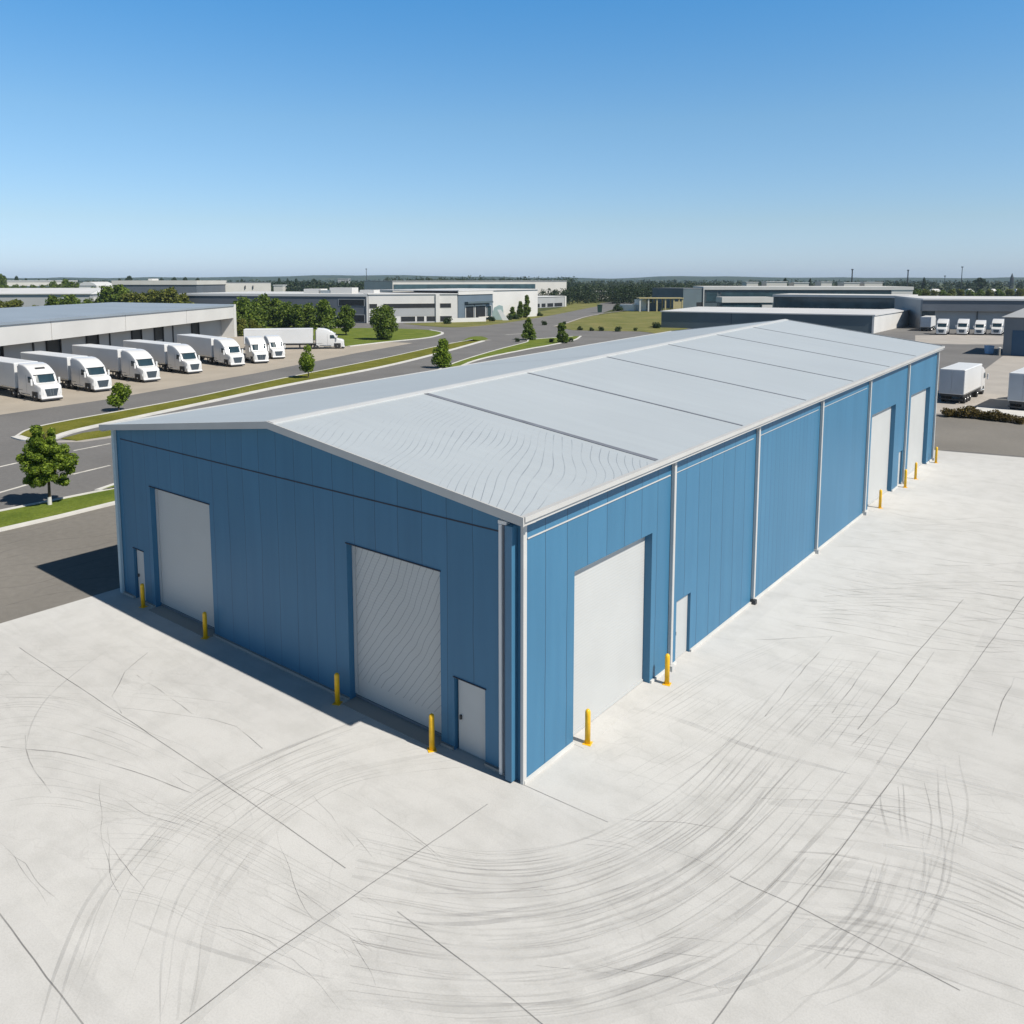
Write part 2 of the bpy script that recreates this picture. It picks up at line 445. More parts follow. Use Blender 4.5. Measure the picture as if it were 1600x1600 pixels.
M_WALLB = mat('blue_grey_wall', (0.125, 0.142, 0.168), 0.6, 0.08, 0.15)
M_ENTR = mat('steel_blue_wall', (0.135, 0.18, 0.225), 0.6, 0.06, 0.15)
M_WALLT = mat('slate_wall', (0.10, 0.135, 0.155), 0.55, 0.1, 0.15)
M_WALLL = mat('light_grey_wall', (0.40, 0.41, 0.42), 0.7, 0.06, 0.15)
M_ROOFB = mat('pale_blue_roof', (0.30, 0.355, 0.42), 0.55, 0.07, 0.12)
M_ROOFW = mat('white_roof', (0.66, 0.66, 0.66), 0.6, 0.06, 0.1)
M_ROOFG = mat('grey_roof', (0.40, 0.42, 0.44), 0.6, 0.08, 0.1)
M_BIN = mat('bin_blue', (0.30, 0.50, 0.74), 0.5, 0.1, 2.0)
M_BING = mat('bin_green', (0.012, 0.05, 0.035), 0.5, 0.1, 2.0)
M_OCHRE = mat('ochre_frame', (0.44, 0.38, 0.20), 0.7, 0.1, 0.6)
M_BARK = mat('bark', (0.10, 0.075, 0.05), 0.9, 0.25, 4.0, bump=0.5)
M_GUARD = mat('tree_guard_white', (0.70, 0.69, 0.66), 0.6, 0.05, 3.0)
M_LEAF_N = leaf_mat('leaf_bright', (0.045, 0.10, 0.010), (0.34, 0.45, 0.05), 0.42)
M_LEAF_M = leaf_mat('leaf_mid', (0.038, 0.08, 0.012), (0.225, 0.30, 0.045), 0.36)
M_LEAF_Y = leaf_mat('leaf_yellowish', (0.06, 0.085, 0.014), (0.26, 0.27, 0.05), 0.32)
M_LEAF_D = leaf_mat('leaf_dark', (0.012, 0.034, 0.010), (0.05, 0.09, 0.022), 0.2)
M_LEAF_F = leaf_mat('leaf_forest', (0.012, 0.026, 0.012), (0.055, 0.085, 0.03), 0.15)
M_LEAF_B = leaf_mat('leaf_brownish', (0.05, 0.04, 0.014), (0.24, 0.17, 0.045), 0.2)
M_HILL = grass_mat('wooded_hill', [(0.3, (0.022, 0.04, 0.02)), (0.5, (0.035, 0.055, 0.025)), (0.7, (0.06, 0.075, 0.035))], 0.02)
M_CRACK = mark_mat('crack_line', (0.19, 0.185, 0.18), 0.46, 0.8)
M_JOINTL = mark_mat('saw_cut_joint', (0.16, 0.16, 0.16), 0.5, 0.6, 0.55)
M_TYRE = mark_mat('tyre_rubber_stain', (0.33, 0.33, 0.34), 0.18, 0.6)
M_SKID = mark_mat('fine_skid', (0.28, 0.275, 0.27), 0.23, 0.35)
M_SMEAR = mark_mat('rubber_smear', (0.36, 0.355, 0.35), 0.085, 0.3)
M_SCUFF = mark_mat('pale_scuff', (0.74, 0.74, 0.73), 0.5, 0.4)


def glass_mat():
    m = mat('window_glass', (0.028, 0.055, 0.072), 0.07, 0.35, 0.7, spec=0.7)
    return m


M_GLASS = glass_mat()
M_GLASST = mat('teal_glass', (0.05, 0.095, 0.115), 0.1, 0.3, 0.25, spec=0.6)
M_VOID = mat('dark_interior', (0.012, 0.014, 0.017), 0.6, 0.2, 0.5)


# ------------------------------------------------------------------ mesh helpers
class MB:
    def __init__(s):
        s.v = []; s.f = []

    def quad(s, *p):
        n = len(s.v); s.v += [tuple(q) for q in p]; s.f.append(tuple(range(n, n + len(p)))); return s

    def box(s, x0, x1, y0, y1, z0, z1):
        n = len(s.v)
        s.v += [(x0, y0, z0), (x1, y0, z0), (x1, y1, z0), (x0, y1, z0), (x0, y0, z1), (x1, y0, z1), (x1, y1, z1), (x0, y1, z1)]
        s.f += [tuple(n + i for i in q) for q in ((3, 2, 1, 0), (4, 5, 6, 7), (0, 1, 5, 4), (1, 2, 6, 5), (2, 3, 7, 6), (3, 0, 4, 7))]
        return s

    def hexa(s, b, t):
        n = len(s.v); s.v += [tuple(q) for q in b] + [tuple(q) for q in t]
        s.f += [tuple(n + i for i in q) for q in ((3, 2, 1, 0), (4, 5, 6, 7), (0, 1, 5, 4), (1, 2, 6, 5), (2, 3, 7, 6), (3, 0, 4, 7))]
        return s

    def prism(s, pts, z0, z1):
        n = len(s.v); k = len(pts)
        s.v += [(p[0], p[1], z0) for p in pts] + [(p[0], p[1], z1) for p in pts]
        s.f.append(tuple(range(n + k - 1, n - 1, -1))); s.f.append(tuple(range(n + k, n + 2 * k)))
        for i in range(k):
            j = (i + 1) % k
            s.f.append((n + i, n + j, n + k + j, n + k + i))
        return s

    def tube(s, p0, p1, r0, r1, seg=10, caps=True):
        p0 = Vector(p0); p1 = Vector(p1); d = (p1 - p0).normalized()
        a = d.orthogonal().normalized(); b = d.cross(a)
        n = len(s.v)
        for p, r in ((p0, r0), (p1, r1)):
            for i in range(seg):
                t = 2 * math.pi * i / seg
                s.v.append(tuple(p + a * (r * math.cos(t)) + b * (r * math.sin(t))))
        for i in range(seg):
            j = (i + 1) % seg
            s.f.append((n + i, n + j, n + seg + j, n + seg + i))
        if caps:
            s.f.append(tuple(range(n + seg - 1, n - 1, -1))); s.f.append(tuple(range(n + seg, n + 2 * seg)))
        return s

    def loft(s, rings, caps=True):
        n = len(s.v); k = len(rings[0])
        for r in rings:
            s.v += [tuple(q) for q in r]
        for a in range(len(rings) - 1):
            for i in range(k):
                j = (i + 1) % k
                s.f.append((n + a * k + i, n + a * k + j, n + (a + 1) * k + j, n + (a + 1) * k + i))
        if caps:
            s.f.append(tuple(range(n + k - 1, n - 1, -1))); s.f.append(tuple(range(n + (len(rings) - 1) * k, n + len(rings) * k)))
        return s

    def ribbon(s, pts, wid, z):
        """flat strip along a ground polyline"""
        n = len(s.v); P = [Vector((p[0], p[1])) for p in pts]
        for i, p in enumerate(P):
            t = (P[min(i + 1, len(P) - 1)] - P[max(i - 1, 0)]).normalized()
            q = Vector((-t.y, t.x)) * ((wid(i / (len(P) - 1)) if callable(wid) else wid) / 2)
            s.v += [(p.x + q.x, p.y + q.y, z), (p.x - q.x, p.y - q.y, z)]
        for i in range(len(P) - 1):
            a = n + 2 * i
            s.f.append((a, a + 1, a + 3, a + 2))
        return s

    def kerb(s, pts, wid, z0, z1):
        n = len(s.v); P = [Vector((p[0], p[1])) for p in pts]
        for i, p in enumerate(P):
            t = (P[min(i + 1, len(P) - 1)] - P[max(i - 1, 0)]).normalized()
            q = Vector((-t.y, t.x)) * (wid / 2)
            s.v += [(p.x + q.x, p.y + q.y, z0), (p.x + q.x, p.y + q.y, z1), (p.x - q.x, p.y - q.y, z1), (p.x - q.x, p.y - q.y, z0)]
        for i in range(len(P) - 1):
            a = n + 4 * i
            for k in range(3):
                s.f.append((a + k, a + 4 + k, a + 5 + k, a + k + 1))
        e = n + 4 * (len(P) - 1)
        s.f += [(n, n + 1, n + 2, n + 3), (e + 3, e + 2, e + 1, e)]
        return s

    def build(s, name, m, parent=None, loc=None, rotz=0.0, smooth=False, bevel=0.0, kind=None):
        me = bpy.data.meshes.new(name)
        me.from_pydata(s.v, [], s.f)
        me.update()
        me.materials.append(m)
        if smooth:
            me.polygons.foreach_set('use_smooth', [True] * len(me.polygons))
        o = bpy.data.objects.new(name, me)
        COL.objects.link(o)
        if parent is not None:
            o.parent = parent
        if loc is not None:
            o.location = loc
        o.rotation_euler.z = rotz
        if bevel:
            md = o.modifiers.new('bevel', 'BEVEL'); md.width = bevel; md.segments = 2; md.limit_method = 'ANGLE'; md.angle_limit = R(40)
        if kind:
            o['kind'] = kind
        return o


def fix_normals(o):
    import bmesh
    bm = bmesh.new(); bm.from_mesh(o.data); bmesh.ops.recalc_face_normals(bm, faces=bm.faces); bm.to_mesh(o.data); bm.free()
    return o


def tag(o, label, cat, group=None, kind=None):
    o['label'] = label; o['category'] = cat
    if group: o['group'] = group
    if kind: o['kind'] = kind
    return o


def empty(name, loc=(0, 0, 0), rotz=0.0):
    o = bpy.data.objects.new(name, None)
    o.empty_display_size = 0.5
    COL.objects.link(o)
    o.location = loc; o.rotation_euler.z = rotz
    return o


def copy_tree(src, loc=None, rotz=None, scale=None):
    r = src.copy(); COL.objects.link(r)
    for ch in src.children:
        c = ch.copy(); COL.objects.link(c); c.parent = r
        for g in ch.children:
            d = g.copy(); COL.objects.link(d); d.parent = c
    if loc is not None: r.location = loc
    if rotz is not None: r.rotation_euler.z = rotz
    if scale is not None: r.scale = scale if hasattr(scale, '__len__') else (scale,) * 3
    return r


def P2(*px):
    return [G(x, y)[:2] for x, y in px]


def smooth_line(pts, n=8):
    """Catmull-Rom through ground points"""
    P = [Vector((p[0], p[1])) for p in pts]
    P = [P[0] * 2 - P[1]] + P + [P[-1] * 2 - P[-2]]
    out = []
    for i in range(1, len(P) - 2):
        for k in range(n):
            t = k / n
            a, b, c, d = P[i - 1], P[i], P[i + 1], P[i + 2]
            out.append(0.5 * ((2 * b) + (c - a) * t + (2 * a - 5 * b + 4 * c - d) * t * t + (3 * b - a - 3 * c + d) * t ** 3))
    out.append(P[-2])
    return out


# ================================================================== GROUND
rng = random.Random(7)
g = MB(); n = 48
g.quad((-6400, -6400, -0.12), (6400, -6400, -0.12), (6400, 6400, -0.12), (-6400, 6400, -0.12)).build('terrain', M_TERR, kind='structure')

# asphalt sheet that carries all roads of the estate
MB().prism([(-250, -80), (120, -80), (120, 330), (-90, 330), (-160, 268), (-250, 200)], -0.115, -0.008).build('road', M_ASPH, kind='structure')
far_rd = smooth_line(P2((800, 520), (868, 498), (930, 481), (985, 471), (1030, 466)), 10)
MB().ribbon(far_rd, lambda t: 26 - 8 * t, -0.003).build('road', M_ASPH, kind='structure')
# weathered service strip beside the warehouse
MB().prism([(-50.3, -80), (-36.3, -80), (-36.3, 76), (-50.3, 76)], -0.007, -0.002).build('service_road', M_ASPH2, kind='structure')
# the concrete apron
MB().prism([(-36.3, -80), (95, -80), (95, 86), (40, 80), (-7.4, 74.9), (-12.8, 73.8), (-36.3, 73.0)], -0.1, 0.004).build('concrete_apron', M_CONC, kind='structure')
# far side: right hand asphalt a touch warmer
MB().prism(P2((1440, 706), (1478, 703), (1600, 713), (1850, 735), (1850, 676), (1600, 661), (1478, 651), (1440, 649)), -0.007, -0.001).build('service_road', M_ASPH2, kind='structure')


def island(name, outline, m, zt=0.07):
    MB().prism(outline, -0.05, zt).build(name, m, kind='structure')


# grass strip along the service road, curving away behind the warehouse
sA = smooth_line([(-50.5, -60), (-50.5, 0), (-50.6, 24), (-57, 48), (-72, 74), (-91, 104), (-99, 130), (-101.5, 141.5), (-106, 158), (-112, 170)], 6)
sB = smooth_line([(-54.6, -60), (-54.2, 18.7), (-55.2, 26), (-63.5, 50), (-78, 76), (-92.2, 101.5), (-103, 126), (-110.5, 145.5), (-114.5, 153), (-113, 168)], 6)
island('grass_verge', [tuple(p) for p in sA] + [tuple(p) for p in reversed(sB)], M_GRASS2)
MB().kerb(sA, 0.42, -0.05, 0.12).build('kerb', M_KERB, kind='structure')
MB().kerb(sB, 0.30, -0.05, 0.12).build('kerb', M_KERB, kind='structure')

# median between the two carriageways
mT = smooth_line(P2((25, 683), (45, 672), (90, 661), (200, 641), (310, 620), (450, 590), (600, 560), (690, 540), (738, 531)), 5)
mB = smooth_line(P2((25, 683), (45, 688), (75, 688), (110, 676), (170, 662), (310, 632), (450, 602), (600, 573), (690, 551), (755, 533)), 5)
island('grass_median', [tuple(p) for p in mT] + [tuple(p) for p in reversed(mB)], M_GRASS)
MB().kerb(mT, 0.22, -0.05, 0.11).build('kerb', M_KERB, kind='structure')
MB().kerb(mB, 0.85, -0.05, 0.115).build('kerb', M_KERB, kind='structure')
# paved lay-by piece with its grass under the median's near end
island('grass_median', P2((96, 686), (130, 677), (172, 671), (230, 657), (230, 664), (172, 681), (120, 689)), M_GRASS, 0.06)
MB().ribbon(P2((88, 690), (130, 689), (172, 683), (230, 668)), 1.0, 0.004).build('footpath', M_YARD2, kind='structure')
# small traffic island at the junction
jx = smooth_line(P2((722, 533), (735, 527), (752, 526), (762, 530), (745, 533), (722, 534)), 4)
island('grass_median', [tuple(p) for p in jx], M_GRASS2)
MB().ribbon(P2((705, 536), (740, 533), (765, 531)), 1.6, 0.002).build('footpath', M_YARD2, kind='structure')

# truck yard
MB().prism(P2((-200, 690), (0, 648), (160, 625), (400, 583), (560, 551), (645, 536), (600, 534), (540, 541), (480, 530), (420, 524), (363, 522), (180, 555), (0, 586), (-200, 630)), -0.007, -0.001).build('truck_yard', M_YARD, kind='structure')
# lawn with the round tree
lw = smooth_line(P2((540, 541), (600, 534), (660, 528), (682, 524), (690, 520), (670, 516), (630, 514), (580, 513), (520, 513)), 5)
island('lawn', [tuple(p) for p in lw], M_GRASS2, 0.08)
MB().kerb(smooth_line(P2((545, 541.5), (600, 535), (660, 529), (684, 524.5), (691, 520), (672, 516)), 5), 0.7, -0.05, 0.13).build('kerb', M_KERB, kind='structure')
island('lawn', P2((380, 524), (420, 523), (480, 529), (541, 540), (520, 512), (380, 505)), M_GRASS2, 0.05)
# verge in front of the offices
vg = smooth_line(P2((630, 506), (690, 511), (742, 510), (800, 503), (860, 493), (905, 484), (940, 476), (905, 472), (880, 480), (830, 489), (770, 497), (700, 503)), 4)
island('grass_verge', [tuple(p) for p in vg], M_GRASS3, 0.04)
# big dry lawn on the right
dl = smooth_line(P2((868, 511), (885, 506), (925, 494), (985, 486), (1045, 484), (1100, 490), (1060, 520), (1000, 518), (940, 517), (895, 516)), 4)
island('lawn', [tuple(p) for p in dl], M_GRASS3, 0.05)
island('lawn', P2((885, 477), (925, 469), (1010, 468), (1100, 474), (1100, 466), (985, 461), (900, 468)), M_GRASS3, 0.03)
MB().ribbon(smooth_line(P2((865, 510.5), (885, 505), (925, 493), (985, 485), (1045, 483)), 6), 0.9, 0.09).build('footpath', M_YARD2, kind='structure')

# right hand yard
MB().prism(P2((1440, 645), (1478, 647), (1600, 658), (1800, 675), (1800, 556), (1567, 556), (1535, 580), (1478, 615), (1440, 640)), -0.007, 0.0).build('truck_yard', M_YARD2, kind='structure')
MB().prism(P2((1430, 524), (1500, 523), (1600, 526), (1600, 538), (1500, 538), (1430, 536)), -0.007, 0.0).build('truck_yard', M_YARD2, kind='structure')
MB().prism(P2((1508, 637), (1600, 645), (1700, 655), (1700, 668), (1600, 657), (1500, 648)), -0.05, 0.25).build('retaining_kerb', M_KERB, kind='structure')

# road markings
mk = MB()
for a, b in (((-30, 778), (50, 755)), ((113, 741), (172, 727)), ((-30, 736), (36, 721)), ((115, 704), (172, 693)), ((60, 748), (112, 741.5))):
    p0 = Vector(G(*a)[:2]); p1 = Vector(G(*b)[:2])
    mk.ribbon([p0, p0.lerp(p1, .33), p0.lerp(p1, .66), p1], 0.28, -0.003)
mk.ribbon(P2((790, 523), (820, 521), (822, 520.6)), 0.5, -0.003)
mk.build('road_markings', M_PAINT, kind='structure')

# ---- saw cut joints, cracks and tyre marks on the apron
jm = MB(); Z1 = 0.008; Z2 = 0.010; Z3 = 0.012


def wobble(pts, amp, step=0.6):
    out = []
    for i in range(len(pts) - 1):
        a = Vector(pts[i]); b = Vector(pts[i + 1]); k = max(1, int((b - a).length / step))
        d = (b - a).normalized(); q = Vector((-d.y, d.x))
        for j in range(k):
            out.append(a.lerp(b, j / k) + q * rng.uniform(-amp, amp))
    out.append(Vector(pts[-1]))
    return out


for pts in ([(762, 1257), (575, 1385), (420, 1495), (270, 1610)],
            [(1600, 932), (1585, 952), (1407, 1200), (1247, 1417), (1105, 1612)],
            [(1140, 1370), (1247, 1417), (1350, 1470), (1500, 1548)],
            [(-12, 1415), (0, 1430), (138, 1612)],
            [(620, 1425), (800, 1560), (870, 1620)],
            [(808, 1222), (950, 1285)],
            [(30, 1012), (340, 1218), (540, 1357)],
            [(1505, 937), (1425, 1030), (1340, 1140)]):
    jm.ribbon(wobble(P2(*pts), 0.012), 0.03, Z2)
jm.build('pavement_joints', M_JOINTL, kind='structure')

tm = MB()


def tyre(pts, wid, dual=0.0):
    L_ = smooth_line(P2(*pts), 12)
    tm.ribbon(L_, lambda t: wid * min(1.0, 0.15 + 5 * t, 0.15 + 5 * (1 - t)), Z1)


T = [
    ([(560, 1126), (450, 1168), (340, 1217), (250, 1280), (190, 1340), (135, 1410), (90, 1510), (58, 1615)], .09),
    ([(575, 1130), (465, 1172), (352, 1224), (264, 1284), (205, 1345), (152, 1415), (110, 1510), (82, 1615)], .08),
    ([(600, 1155), (495, 1200), (435, 1240), (360, 1300), (320, 1340), (285, 1390), (265, 1440), (252, 1510), (250, 1615)], .06),
    ([(760, 1335), (830, 1330), (900, 1315), (960, 1290), (1050, 1240), (1150, 1150), (1230, 1060), (1300, 995)], .06),
    ([(620, 1426), (720, 1430), (800, 1422), (925, 1400), (1025, 1370), (1110, 1325), (1160, 1280), (1250, 1160)], .11),
    ([(600, 1440), (720, 1444), (800, 1436), (930, 1416), (1035, 1386), (1125, 1340), (1178, 1292)], .13),
    ([(640, 1395), (760, 1396), (870, 1380), (980, 1345), (1060, 1300), (1130, 1240)], .05),
    ([(760, 1470), (880, 1460), (1000, 1430), (1100, 1385), (1180, 1320)], .10),
    ([(1060, 1557), (1150, 1530), (1250, 1490), (1305, 1450), (1340, 1415), (1365, 1350)], .09),
    ([(1040, 1572), (1150, 1545), (1262, 1500), (1320, 1458), (1358, 1418), (1385, 1340)], .12),
    ([(1290, 1572), (1375, 1535), (1425, 1490), (1455, 1435), (1475, 1360), (1475, 1310)], .07),
    ([(1250, 1560), (1340, 1530), (1400, 1480), (1430, 1430), (1445, 1360), (1440, 1310)], .06),
    ([(860, 1540), (980, 1515), (1100, 1470), (1200, 1405), (1260, 1340)], .16),
    ([(820, 1575), (960, 1552), (1100, 1500)], .14),
    ([(200, 1438), (300, 1475), (400, 1505), (520, 1530)], .10),
    ([(40, 1170), (50, 1130), (75, 1090), (120, 1050), (170, 1015)], .05),
    ([(960, 1100), (1060, 1125), (1180, 1170), (1330, 1210)], .22),
]
for pts, wd in T:
    tyre(pts, wd)
tm.build('tyre_marks', M_TYRE, kind='structure')

# fine parallel skid lines: families that sweep round together
fs = MB()


def family(inner, outer, count, w0, w1, jit=.012):
    for k in range(count):
        u = min(1, max(0, (k + rng.uniform(-.4, .4)) / (count - 1)))
        a = rng.uniform(0, .55) if rng.random() < .7 else 0.0
        b = min(1.0, a + rng.uniform(.25, .8))
        I = smooth_line(P2(*inner), 10); O = smooth_line(P2(*outer), 10)
        n_ = min(len(I), len(O))
        L_ = [Vector(I[j]).lerp(Vector(O[j]), u) for j in range(n_)]
        ph = rng.uniform(0, 6.28)
        L_ = L_[int(a * n_):max(int(b * n_), int(a * n_) + 4)]
        L_ = [p + Vector((math.sin(j * .5 + ph), math.cos(j * .43 + ph))) * .035 for j, p in enumerate(L_)]
        if len(L_) > 3:
            wd = rng.uniform(w0, w1)
            fs.ribbon(L_, lambda t, wd=wd: wd * (0.15 + 0.85 * math.sin(math.pi * min(max(t, .02), .98)) ** .6), 0.0095 + .00002 * k if w1 < .1 else 0.0055 + .00002 * k)


family([(560, 1290), (760, 1330), (920, 1305), (1060, 1225), (1180, 1100), (1290, 990)], [(540, 1580), (760, 1600), (960, 1575), (1170, 1480), (1330, 1330), (1450, 1160)], 54, .02, .07)
family([(600, 1110), (470, 1160), (350, 1215), (235, 1290), (150, 1400), (80, 1560)], [(740, 1200), (590, 1215), (480, 1260), (390, 1340), (330, 1440), (300, 1600)], 26, .018, .04)
family([(1180, 1240), (1330, 1250), (1480, 1290), (1640, 1360), (1700, 1390)], [(1240, 1480), (1360, 1500), (1480, 1530), (1640, 1590), (1720, 1630)], 26, .03, .09)
family([(1250, 1000), (1350, 1010), (1450, 1030), (1560, 1050), (1680, 1080)], [(1180, 1230), (1300, 1240), (1420, 1265), (1540, 1300), (1700, 1350)], 40, .018, .035)
family([(1500, 1180), (1510, 1270), (1495, 1370), (1450, 1460), (1370, 1550), (1300, 1610)], [(1360, 1250), (1370, 1330), (1350, 1400), (1300, 1460), (1220, 1530), (1120, 1600)], 12, .03, .08)
family([(-40, 1090), (60, 1085), (160, 1110), (260, 1150), (380, 1200)], [(-40, 1280), (60, 1260), (160, 1275), (260, 1310), (380, 1370)], 34, .016, .03)
family([(120, 1400), (220, 1410), (320, 1450), (420, 1500), (520, 1540)], [(160, 1250), (280, 1260), (400, 1310), (520, 1370), (640, 1440)], 30, .016, .03)
family([(-60, 1000), (60, 1010), (200, 1000), (330, 1010)], [(-60, 1100), (80, 1100), (220, 1110), (380, 1130)], 18, .016, .03)
family([(900, 1160), (1000, 1110), (1120, 1040), (1240, 990)], [(1000, 1260), (1100, 1200), (1220, 1110), (1330, 1040)], 22, .016, .03)
family([(1330, 800), (1430, 815), (1540, 825), (1660, 850)], [(1230, 960), (1340, 985), (1470, 1000), (1660, 1040)], 36, .02, .035)
fs.build('skid_lines', M_SKID, kind='structure')
fs = MB()
family([(560, 1330), (760, 1370), (920, 1345), (1060, 1265), (1180, 1140)], [(500, 1590), (760, 1605), (960, 1585), (1180, 1490), (1340, 1340)], 26, .14, .45)
family([(1200, 1250), (1330, 1260), (1480, 1300), (1640, 1370), (1700, 1400)], [(1240, 1480), (1360, 1500), (1480, 1530), (1640, 1590), (1720, 1630)], 12, .12, .4)
family([(600, 1110), (470, 1160), (350, 1215), (235, 1290), (150, 1400), (80, 1560)], [(740, 1200), (590, 1215), (480, 1260), (390, 1340), (330, 1440), (300, 1600)], 8, .1, .3)
fs.build('rubber_smears', M_SMEAR, kind='structure')

sc = MB()
for pts, wd in (([(1380, 1320), (1480, 1345), (1600, 1400), (1700, 1440)], .12), ([(1330, 1270), (1470, 1270), (1600, 1330)], .14), ([(1370, 1190), (1480, 1215), (1600, 1245)], .14),
                ([(530, 1425), (430, 1495), (330, 1570), (290, 1612)], .22), ([(1120, 1545), (1200, 1500), (1270, 1440)], .2), ([(1420, 1390), (1530, 1420), (1640, 1470)], .16)):
    sc.ribbon(smooth_line(P2(*pts), 10), wd, 0.007)
sc.build('pale_scuffs', M_SCUFF, kind='structure')

ck = MB()


def crack(p, ang, length, wob, wid):
    P = [Vector(p)]; a = ang; drift = rng.uniform(-0.05, 0.05)
    k = max(4, int(length / 0.35))
    for i in range(k):
        a += rng.gauss(0, wob) + drift * rng.random()
        P.append(P[-1] + Vector((math.cos(a), math.sin(a))) * (length / k))
    ck.ribbon(P, lambda t: wid * (0.35 + 0.65 * math.sin(math.pi * min(max(t, 0.02), 0.98))), Z3)


def inside(q):
    x, y = q
    return -36.0 < x < 40 and -2 < y < 73.5 and not (-36.3 < x < -12.2 and y > 16.0)


# wavy hairline cracks: bundles that run almost parallel, as the photograph shows
for i in range(7):
    px, py = rng.uniform(-30, 760), rng.uniform(985, 1600)
    q = G(px, py)[:2]
    if not inside(q): continue
    base = math.pi + rng.choice((0.0, 0.0, 0.1, -0.16, -0.32)) + rng.gauss(0, 0.1)
    for k in range(rng.randint(2, 5)):
        off = Vector((-math.sin(base), math.cos(base))) * (k * rng.uniform(0.22, 0.5)) + Vector((math.cos(base), math.sin(base))) * rng.uniform(-.8, .8)
        p = (q[0] + off.x, q[1] + off.y)
        if inside(p): crack(p, base, rng.uniform(1.2, 5.2), 0.085, rng.uniform(.012, .022))
for i in range(9):
    px, py = rng.uniform(850, 1620), rng.uniform(940, 1520)
    q = G(px, py)[:2]
    if not inside(q): continue
    base = YAW + rng.choice((0, 0, -0.12, -0.2)) + rng.gauss(0, 0.08)
    for k in range(rng.randint(2, 5)):
        off = Vector((-math.sin(base), math.cos(base))) * (k * rng.uniform(0.25, 0.6)) + Vector((math.cos(base), math.sin(base))) * rng.uniform(-.8, .8)
        p = (q[0] + off.x, q[1] + off.y)
        if inside(p): crack(p, base, rng.uniform(1.0, 4.5), 0.08, rng.uniform(.012, .022))
# the raked set of long lines on the right
for k in range(13):
    y0 = 888 + k * 8.2 + rng.uniform(-2, 2)
    x0 = 1345 - k * 8.5
    pts = [(x0 + t * (1640 - x0), y0 + 34 * t + 9 * math.sin(t * 5 + k * .4)) for t in [j / 9 for j in range(10)]]
    ck.ribbon(wobble([Vector(q) for q in P2(*pts)], 0.03, 0.8), 0.03, Z3)
for k in range(12):
    y0 = 800 + k * 14 + rng.uniform(-4, 4)
    x0 = 1360 - k * 14 + rng.uniform(0, 60)
    pts = [(x0 + t * (1640 - x0), y0 + 22 * t + 7 * math.sin(t * 6 + k)) for t in [j / 9 for j in range(10)]]
    ck.ribbon(wobble([Vector(q) for q in P2(*pts)], 0.05, 1.0), 0.03, Z3)
for pts in ([(1180, 1000), (1300, 995), (1270, 1030), (1195, 1120)], [(1375, 1015), (1330, 1075), (1300, 1115)], [(1460, 1020), (1400, 1100), (1330, 1165)], [(1585, 1060), (1560, 1110), (1550, 1150)],
            [(230, 1020), (195, 1050), (175, 1088), (190, 1115)], [(38, 1150), (45, 1190), (80, 1240)], [(215, 1055), (300, 1115), (370, 1135), (410, 1170)], [(0, 1168), (90, 1175), (210, 1205), (300, 1240)]):
    ck.ribbon(wobble([Vector(q) for q in P2(*pts)], 0.03, 0.7), 0.03, Z3)
ck.build('pavement_cracks', M_CRACK, kind='structure')
# cracks in the service road asphalt
ak = MB()
for k in range(9):
    y0 = 838 + k * 14
    pts = [(-20 + t * 230, y0 - 42 * t + 4 * math.sin(t * 7 + k)) for t in [j / 8 for j in range(9)]]
    P = [q for q in P2(*pts) if -49.9 < q[0] < -36.6]
    if len(P) > 2: ak.ribbon(wobble([Vector(q) for q in P], 0.04, 0.8), 0.04, 0.004)
ak.build('asphalt_cracks', M_CRACK, kind='structure')

# ================================================================== MAIN WAREHOUSE
XW, XE = -35.62, -12.95        # left wall, right wall
YN, YF = 17.0, 69.4            # gable wall, far wall
RX0, RX1 = -23.6, -25.0        # ridge drifts slightly to the far end


def s_of(y): return (y - 16.55) / (69.7 - 16.55)
def eaveR(y): return 7.72 + 1.10 * s_of(y)
def eaveL(y): return 7.58 + 1.48 * s_of(y)
def ridge(y): return 9.02 + 1.45 * s_of(y)
def rx(y): return RX0 + (RX1 - RX0) * s_of(y)


def ztop(x, y):
    r = rx(y)
    if x <= r:
        t = (x - XW) / (r - XW); return eaveL(y) + (ridge(y) - eaveL(y)) * t
    t = (XE - x) / (XE - r); return eaveR(y) + (ridge(y) - eaveR(y)) * t


WH = empty('warehouse', (0, 0, 0))
tag(WH, 'long blue metal warehouse with pale grey pitched roof filling the middle of the photo', 'warehouse')
wm = MB()
DEP = 0.34


def wall_plane(cs, zs, holes, P, top):
    """grid of quads in (c,z); P maps (c,z,depth)->xyz; last row follows top(c)"""
    cs = sorted(set(cs)); zs = sorted(set(zs))
    for i in range(len(cs) - 1):
        a, b = cs[i], cs[i + 1]; m = (a + b) / 2
        for j in range(len(zs)):
            z0 = zs[j]; last = j == len(zs) - 1
            za, zb = (top(a), top(b)) if last else (zs[j + 1], zs[j + 1])
            zm = z0 + 0.01
            if any(h[0] < m < h[1] and h[2] <= zm < h[3] for h in holes): continue
            wm.quad(P(a, z0, 0), P(b, z0, 0), P(b, zb, 0), P(a, za, 0))
    for c0, c1, z0, z1 in holes:
        wm.quad(P(c0, z0, 0), P(c0, z0, DEP), P(c0, z1, DEP), P(c0, z1, 0))
        wm.quad(P(c1, z0, DEP), P(c1, z0, 0), P(c1, z1, 0), P(c1, z1, DEP))
        wm.quad(P(c0, z1, 0), P(c0, z1, DEP), P(c1, z1, DEP), P(c1, z1, 0))


